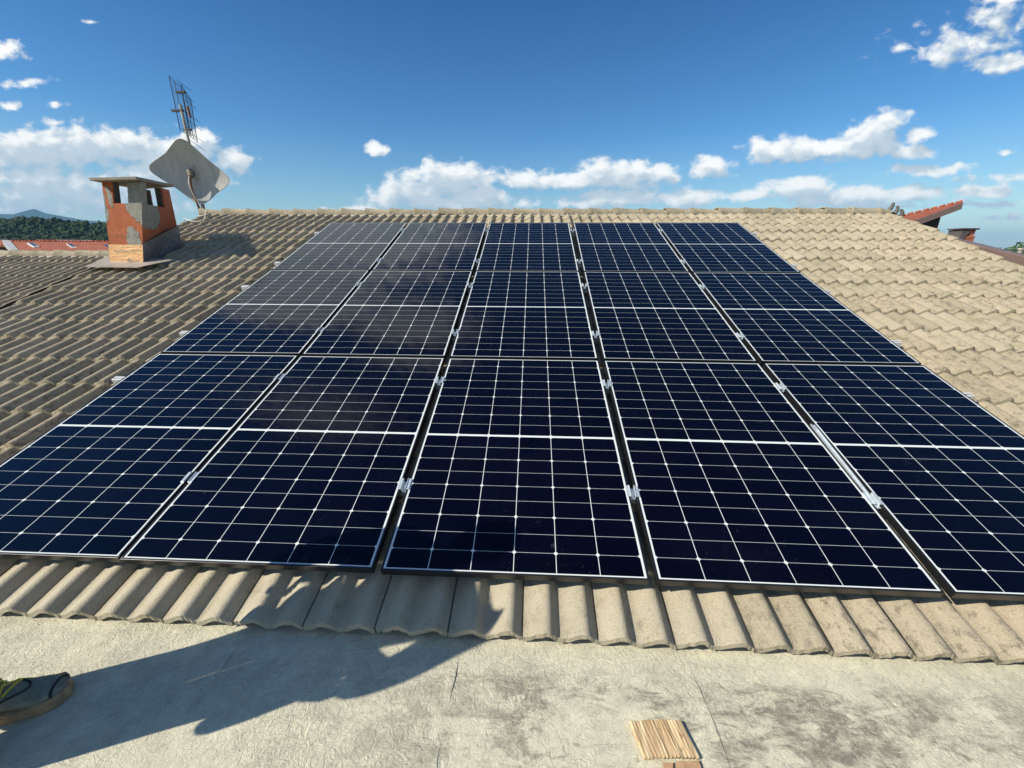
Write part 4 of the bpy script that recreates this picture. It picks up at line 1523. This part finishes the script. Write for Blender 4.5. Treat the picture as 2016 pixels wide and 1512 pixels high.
# local frame: +x is the way the person faces, +y is the left side
M_SKIN = simple('skin', (0.45, 0.26, 0.18), 0.55, 0, 0.08)
M_SHIRT = simple('dark_blue_work_shirt', (0.035, 0.05, 0.09), 0.9, 0, 0.15, 12, .003, 40)
M_TROU = simple('grey_work_trousers', (0.09, 0.09, 0.095), 0.9, 0, 0.15, 12, .003, 40)
M_HAIR = simple('dark_hair', (0.03, 0.02, 0.015), 0.7)
body = {'pelvis': ((0, 0, .93), .12), 'waist': ((0, 0, 1.08), .115), 'chest': ((0, 0, 1.30), .13), 'neck0': ((-.01, 0, 1.44), .07), 'neck': ((0, 0, 1.52), .052),
        'head0': ((.01, 0, 1.60), .075), 'head1': ((.01, 0, 1.70), .088), 'head2': ((0, 0, 1.775), .06)}
bones = [('pelvis', 'waist'), ('waist', 'chest'), ('chest', 'neck0'), ('neck0', 'neck'), ('neck', 'head0'), ('head0', 'head1'), ('head1', 'head2')]
arms = {}
for sg, nm in ((1, 'l'), (-1, 'r')):
    body[nm + 'hip'] = ((0, .10 * sg, .88), .088)
    body[nm + 'knee'] = ((.03, .095 if sg > 0 else -.070, .49), .058)
    body[nm + 'ank'] = ((-.05 if sg > 0 else -.09, .128 if sg > 0 else -.020, .10), .038)
    bones += [('pelvis', nm + 'hip'), (nm + 'hip', nm + 'knee'), (nm + 'knee', nm + 'ank')]
    sh = (0, .19 * sg, 1.40)
    el = (-.04, -.262, 1.12) if sg < 0 else (-.03, .275, 1.12)
    wr = (.05, -.245, .90) if sg < 0 else (.06, .27, .88)
    body[nm + 'sho'] = (sh, .062)
    body[nm + 'elb'] = (el, .040)
    body[nm + 'wri'] = (wr, .026)
    e, w = Vector(el), Vector(wr)
    d = (w - e).normalized()
    palm = w + d * .055
    body[nm + 'palm'] = (tuple(palm), (.036, .018))
    bones += [('chest', nm + 'sho'), (nm + 'sho', nm + 'elb'), (nm + 'elb', nm + 'wri'), (nm + 'wri', nm + 'palm')]
    across = Vector((0, 1, 0)).cross(d).normalized()
    for fi in range(4):
        off = across * (.027 - .018 * fi)
        ln = (.036, .041, .038, .029)[fi]
        p1 = palm + d * .035 + off
        p2 = p1 + d * ln + Vector((0, -sg, 0)) * .008
        p3 = p2 + (d + Vector((0, -sg * .8, 0))).normalized() * ln * .8
        for q_, (pp, rr) in enumerate(((p1, .0095), (p2, .0085), (p3, .0075))):
            body['%sf%d%d' % (nm, fi, q_)] = (tuple(pp), rr)
        bones += [(nm + 'palm', '%sf%d0' % (nm, fi)), ('%sf%d0' % (nm, fi), '%sf%d1' % (nm, fi)), ('%sf%d1' % (nm, fi), '%sf%d2' % (nm, fi))]
    t1 = w + d * .03 + across * .03
    t2 = t1 + (d * .6 + across + Vector((0, -sg * .5, 0))).normalized() * .035
    t3 = t2 + d * .026
    for q_, (pp, rr) in enumerate(((t1, .012), (t2, .010), (t3, .0085))):
        body['%st%d' % (nm, q_)] = (tuple(pp), rr)
    bones += [(nm + 'palm', nm + 't0'), (nm + 't0', nm + 't1'), (nm + 't1', nm + 't2')]
bo = skin_body('body', body, bones, M_SKIN, worker)
shirt = {'pelvis': ((0, 0, .86), .165), 'waist': ((0, 0.02, 1.07), .165), 'chest': ((0, 0.01, 1.28), .185), 'neck0': ((-.01, 0, 1.43), .10), 'neck': ((0, 0, 1.475), .062),
         'pl': ((0, .085, .84), .160), 'pr': ((0, -.07, .84), .155)}
sb = [('pelvis', 'waist'), ('waist', 'chest'), ('chest', 'neck0'), ('neck0', 'neck'), ('pelvis', 'pl'), ('pelvis', 'pr')]
for sg, nm in ((1, 'l'), (-1, 'r')):
    for k, r_ in (('sho', .092), ('elb', .070), ('wri', .054)):
        shirt[nm + k] = (body[nm + k][0], r_)
    sb += [('chest', nm + 'sho'), (nm + 'sho', nm + 'elb'), (nm + 'elb', nm + 'wri')]
skin_body('shirt', shirt, sb, M_SHIRT, worker)
tr = {'pelvis': ((0, 0, .93), .145)}
tb = []
for sg, nm in ((1, 'l'), (-1, 'r')):
    tr[nm + 'hip'] = ((0, .10 * sg, .86), .115)
    tr[nm + 'knee'] = (body[nm + 'knee'][0], .088)
    a = Vector(body[nm + 'ank'][0])
    tr[nm + 'ank'] = ((a.x - .01, a.y, .13), .098)
    tb += [('pelvis', nm + 'hip'), (nm + 'hip', nm + 'knee'), (nm + 'knee', nm + 'ank')]
skin_body('trousers', tr, tb, M_TROU, worker)
# tool pouch at the right hip
mb = MB()
mb.box(-.06, .12, -.225, -.16, .60, .86)
mb.build('tool_pouch', simple('brown_leather_pouch', (0.12, 0.07, 0.04), 0.7), worker, 0.03)
# hair, nose, ears, eyes
mb = MB()
hv = [Vector(v) for v in icv]
mb.add([Vector((v.x * .112 - .012, v.y * .100, 1.712 + v.z * .105)) for v in hv if True], [tuple(f_) for f_ in icf], True)
hair = mb.build('hair', M_HAIR, worker)
mb = MB()
mb.add([(.098, -.014, 1.655), (.098, .014, 1.655), (.122, 0, 1.652), (.093, 0, 1.70)], [(0, 1, 2), (0, 2, 3), (1, 3, 2), (0, 3, 1)], True)
mb.build('nose', M_SKIN, worker)
for sg in (1, -1):
    mb = MB()
    mb.add([Vector((.083 + v.x * .012, sg * .033 + v.y * .014, 1.685 + v.z * .009)) for v in hv], [tuple(f_) for f_ in icf], True)
    mb.build('eye', simple('eye_white_and_iris', (0.4, 0.38, 0.36), 0.3), worker)
    mb = MB()
    mb.add([Vector((.0 + v.x * .018, sg * .092 + v.y * .010, 1.665 + v.z * .030)) for v in hv], [tuple(f_) for f_ in icf], True)
    mb.build('ear', M_SKIN, worker)
mb = MB()
mb.add([Vector((.092 + v.x * .008, v.y * .024, 1.625 + v.z * .006)) for v in hv], [tuple(f_) for f_ in icf], True)
mb.build('mouth', simple('lips', (0.35, 0.13, 0.10), 0.5), worker)

# shoes
def leather():
    m, t, bs, co = mat('scuffed_grey_green_leather')
    n = t.noise(co, 30.0, 6.0, 0.7, 0.6)
    c = t.mix(t.ramp(n, 0.35, 0.7), (0.16, 0.165, 0.11), (0.27, 0.265, 0.19))
    c = t.mix(t.ramp(t.noise(co, 70.0, 4.0, 0.7), 0.62, 0.72), c, (0.20, 0.20, 0.17))
    t.put(bs.inputs['Base Color'], c)
    bs.inputs['Roughness'].default_value = 0.6
    t.put(bs.inputs['Normal'], t.bump(n, 0.003))
    return m


M_LEA = leather()
M_SOLE = simple('tan_rubber_sole', (0.33, 0.22, 0.12), 0.7, 0, 0.25, 40, .002, 90)
M_TRIM = simple('black_shoe_seam', (0.018, 0.018, 0.018), 0.6)
M_LACE = simple('yellow_lace', (0.55, 0.45, 0.06), 0.8)


def make_shoe():
    root = empty('shoe')
    # stations along the shoe (x from heel to toe): x, half width, height of the upper, side shift
    st = [(0.0, .026, .075, 0), (.012, .034, .095, 0), (.05, .038, .105, 0), (.09, .036, .112, 0), (.12, .037, .102, .001), (.15, .043, .084, .003), (.18, .049, .070, .006), (.21, .052, .060, .008), (.235, .051, .054, .009), (.257, .045, .050, .008), (.274, .034, .044, .005), (.284, .020, .036, .003), (.288, .006, .030, .002)]
    nr = 16
    def ring(x, hw, h, sh, z0=.020):
        out = []
        for i in range(nr):
            a = 2 * math.pi * i / nr
            ca, sa = math.cos(a), math.sin(a)
            y = hw * (abs(ca) ** .75) * (1 if ca > 0 else -1)
            z = z0 + (h - z0) * (.5 + .5 * (abs(sa) ** .8) * (1 if sa > 0 else -1))
            y *= 1 - .22 * ((z - z0) / max(.001, h - z0)) ** 2
            out.append((x, y + sh, z))
        return out
    mb = MB()
    vs = [p for s_ in st for p in ring(*s_)]
    mb.add(vs, [(j * nr + i, j * nr + (i + 1) % nr, (j + 1) * nr + (i + 1) % nr, (j + 1) * nr + i) for j in range(len(st) - 1) for i in range(nr)], True)
    mb.add(ring(*st[-1]), [tuple(range(nr))])
    mb.add(ring(*st[0]), [tuple(range(nr))])
    up = mb.build('upper', M_LEA, root)
    sb_ = up.modifiers.new('sub', 'SUBSURF'); sb_.levels = 1; sb_.render_levels = 1
    # sole
    mb = MB()
    out = [(x, hw + .006, sh) for x, hw, h, sh in st]
    ol = [(-.006, 0)] + [(x, sh + w) for x, w, sh in out] + [(.297, .002)] + [(x, sh - w) for x, w, sh in reversed(out)]
    n = len(ol)
    for z0, z1, g in ((0.0, .021, 1.0), (.021, .030, .985)):
        lo = [(x, y * g, z0) for x, y in ol]
        hi = [(x, y * g, z1 + (.007 if x > .25 and z1 > .022 else 0)) for x, y in ol]
        mb.add(lo + hi, [(i, (i + 1) % n, n + (i + 1) % n, n + i) for i in range(n)], False)
        mb.add(hi, [tuple(range(n))])
        mb.add(lo, [tuple(reversed(range(n)))])
    mb.build('sole', M_SOLE, root)
    # toe cap seam and side seams
    def surf(x, a, lift=.0012):
        xs = [s_[0] for s_ in st]
        hw, h, sh = (float(np.interp(x, xs, [s_[k] for s_ in st])) for k in (1, 2, 3))
        ca, sa = math.cos(a), math.sin(a)
        y = hw * (abs(ca) ** .75) * (1 if ca > 0 else -1)
        z0 = .020
        z = z0 + (h - z0) * (.5 + .5 * (abs(sa) ** .8) * (1 if sa > 0 else -1))
        y *= 1 - .22 * ((z - z0) / (h - z0)) ** 2
        return Vector((x, y + sh, z)) + Vector((0, ca, max(sa, 0))) * lift
    mb = MB()
    mb.tube([surf(.268 - .006 * math.sin(a), a) for a in [math.pi * (0.04 + .92 * i / 14) for i in range(15)]], .0035, 6)
    mb.build('toe_bumper_seam', M_TRIM, root)
    mb = MB()
    mb.tube([surf(.205 - .055 * abs(math.cos(a)) ** 1.5, a) for a in [math.pi * (0.0 + 1.0 * i / 16) for i in range(17)]], .0032, 6)
    mb.build('vamp_seam', M_TRIM, root)
    for k, x in enumerate((.168, .150, .132, .115)):
        mb = MB()
        ln = [surf(x + (.010 * (1 if i % 2 else -1)) * 0 + .012 * (i / 8 - .5) * (1 if k % 2 else -1), math.pi * (.30 + .40 * i / 8), .003) for i in range(9)]
        mb.tube(ln, .0032, 6)
        mb.build('lace', M_LACE, root)
    mb = MB()
    for sg in (1, -1):
        lp = [surf(.150, math.pi * .5, .006)]
        for i in range(9):
            a = 2 * math.pi * i / 9
            lp.append(Vector((.150 + sg * .012 - .016 * (1 - math.cos(a)) * .6, -.012 * sg + sg * .022 * math.sin(a), .098 + .006 * math.sin(a))))
        mb.tube(lp, .0026, 5)
    mb.tube([surf(.150, math.pi * .5, .006), Vector((.17, .03, .078)), Vector((.185, .048, .052))], .0028, 5)
    mb.build('lace', M_LACE, root)
    # tongue strap
    mb = MB()
    ln1 = [surf(.10 + .05 * i / 6, math.pi * (.12 + .05 * math.sin(i)), .001) for i in range(7)]
    mb.tube(ln1, .0022, 5)
    mb.build('side_stitching', M_LACE, root)
    return root


sh1 = make_shoe()
sh1.parent = worker
loc = Matrix.Rotation(-R(90 - 66), 4, 'Z')
def wl(x, y):
    v = loc @ Vector((x - PX, y - PY, 0))
    return (v.x, v.y)
x_, y_ = wl(-1.850, -0.560)
sh1.location = (x_, y_, 0.002)
sh1.rotation_euler = (0, 0, R(-2))
sh1.scale = (1.12, 1.15, 1.15)
sh2 = copy_tree(sh1, worker)
x_, y_ = wl(-1.885, -0.735)
sh2.location = (x_, y_, 0.002)
sh2.rotation_euler = (0, 0, R(-12))
for k in sh2.children:
    pass

# ------------------------------------------------------------------ haze
mb = MB()
mb.box(-15000, 15000, -3500, 15000, -8, 560)
hz_ = mb.build('haze', None)
hm = bpy.data.materials.new('thin_blue_haze')
hm.use_nodes = True
hm.node_tree.nodes.clear()
t = NT(hm.node_tree)
ho = t.node('ShaderNodeOutputMaterial')
pv = t.node('ShaderNodeVolumePrincipled')
pv.inputs['Color'].default_value = (0.33, 0.66, 1.0, 1)
pv.inputs['Density'].default_value = 0.00009
t.l.new(pv.outputs[0], ho.inputs['Volume'])
hz_.data.materials.append(hm)
tag(hz_, kind='stuff')
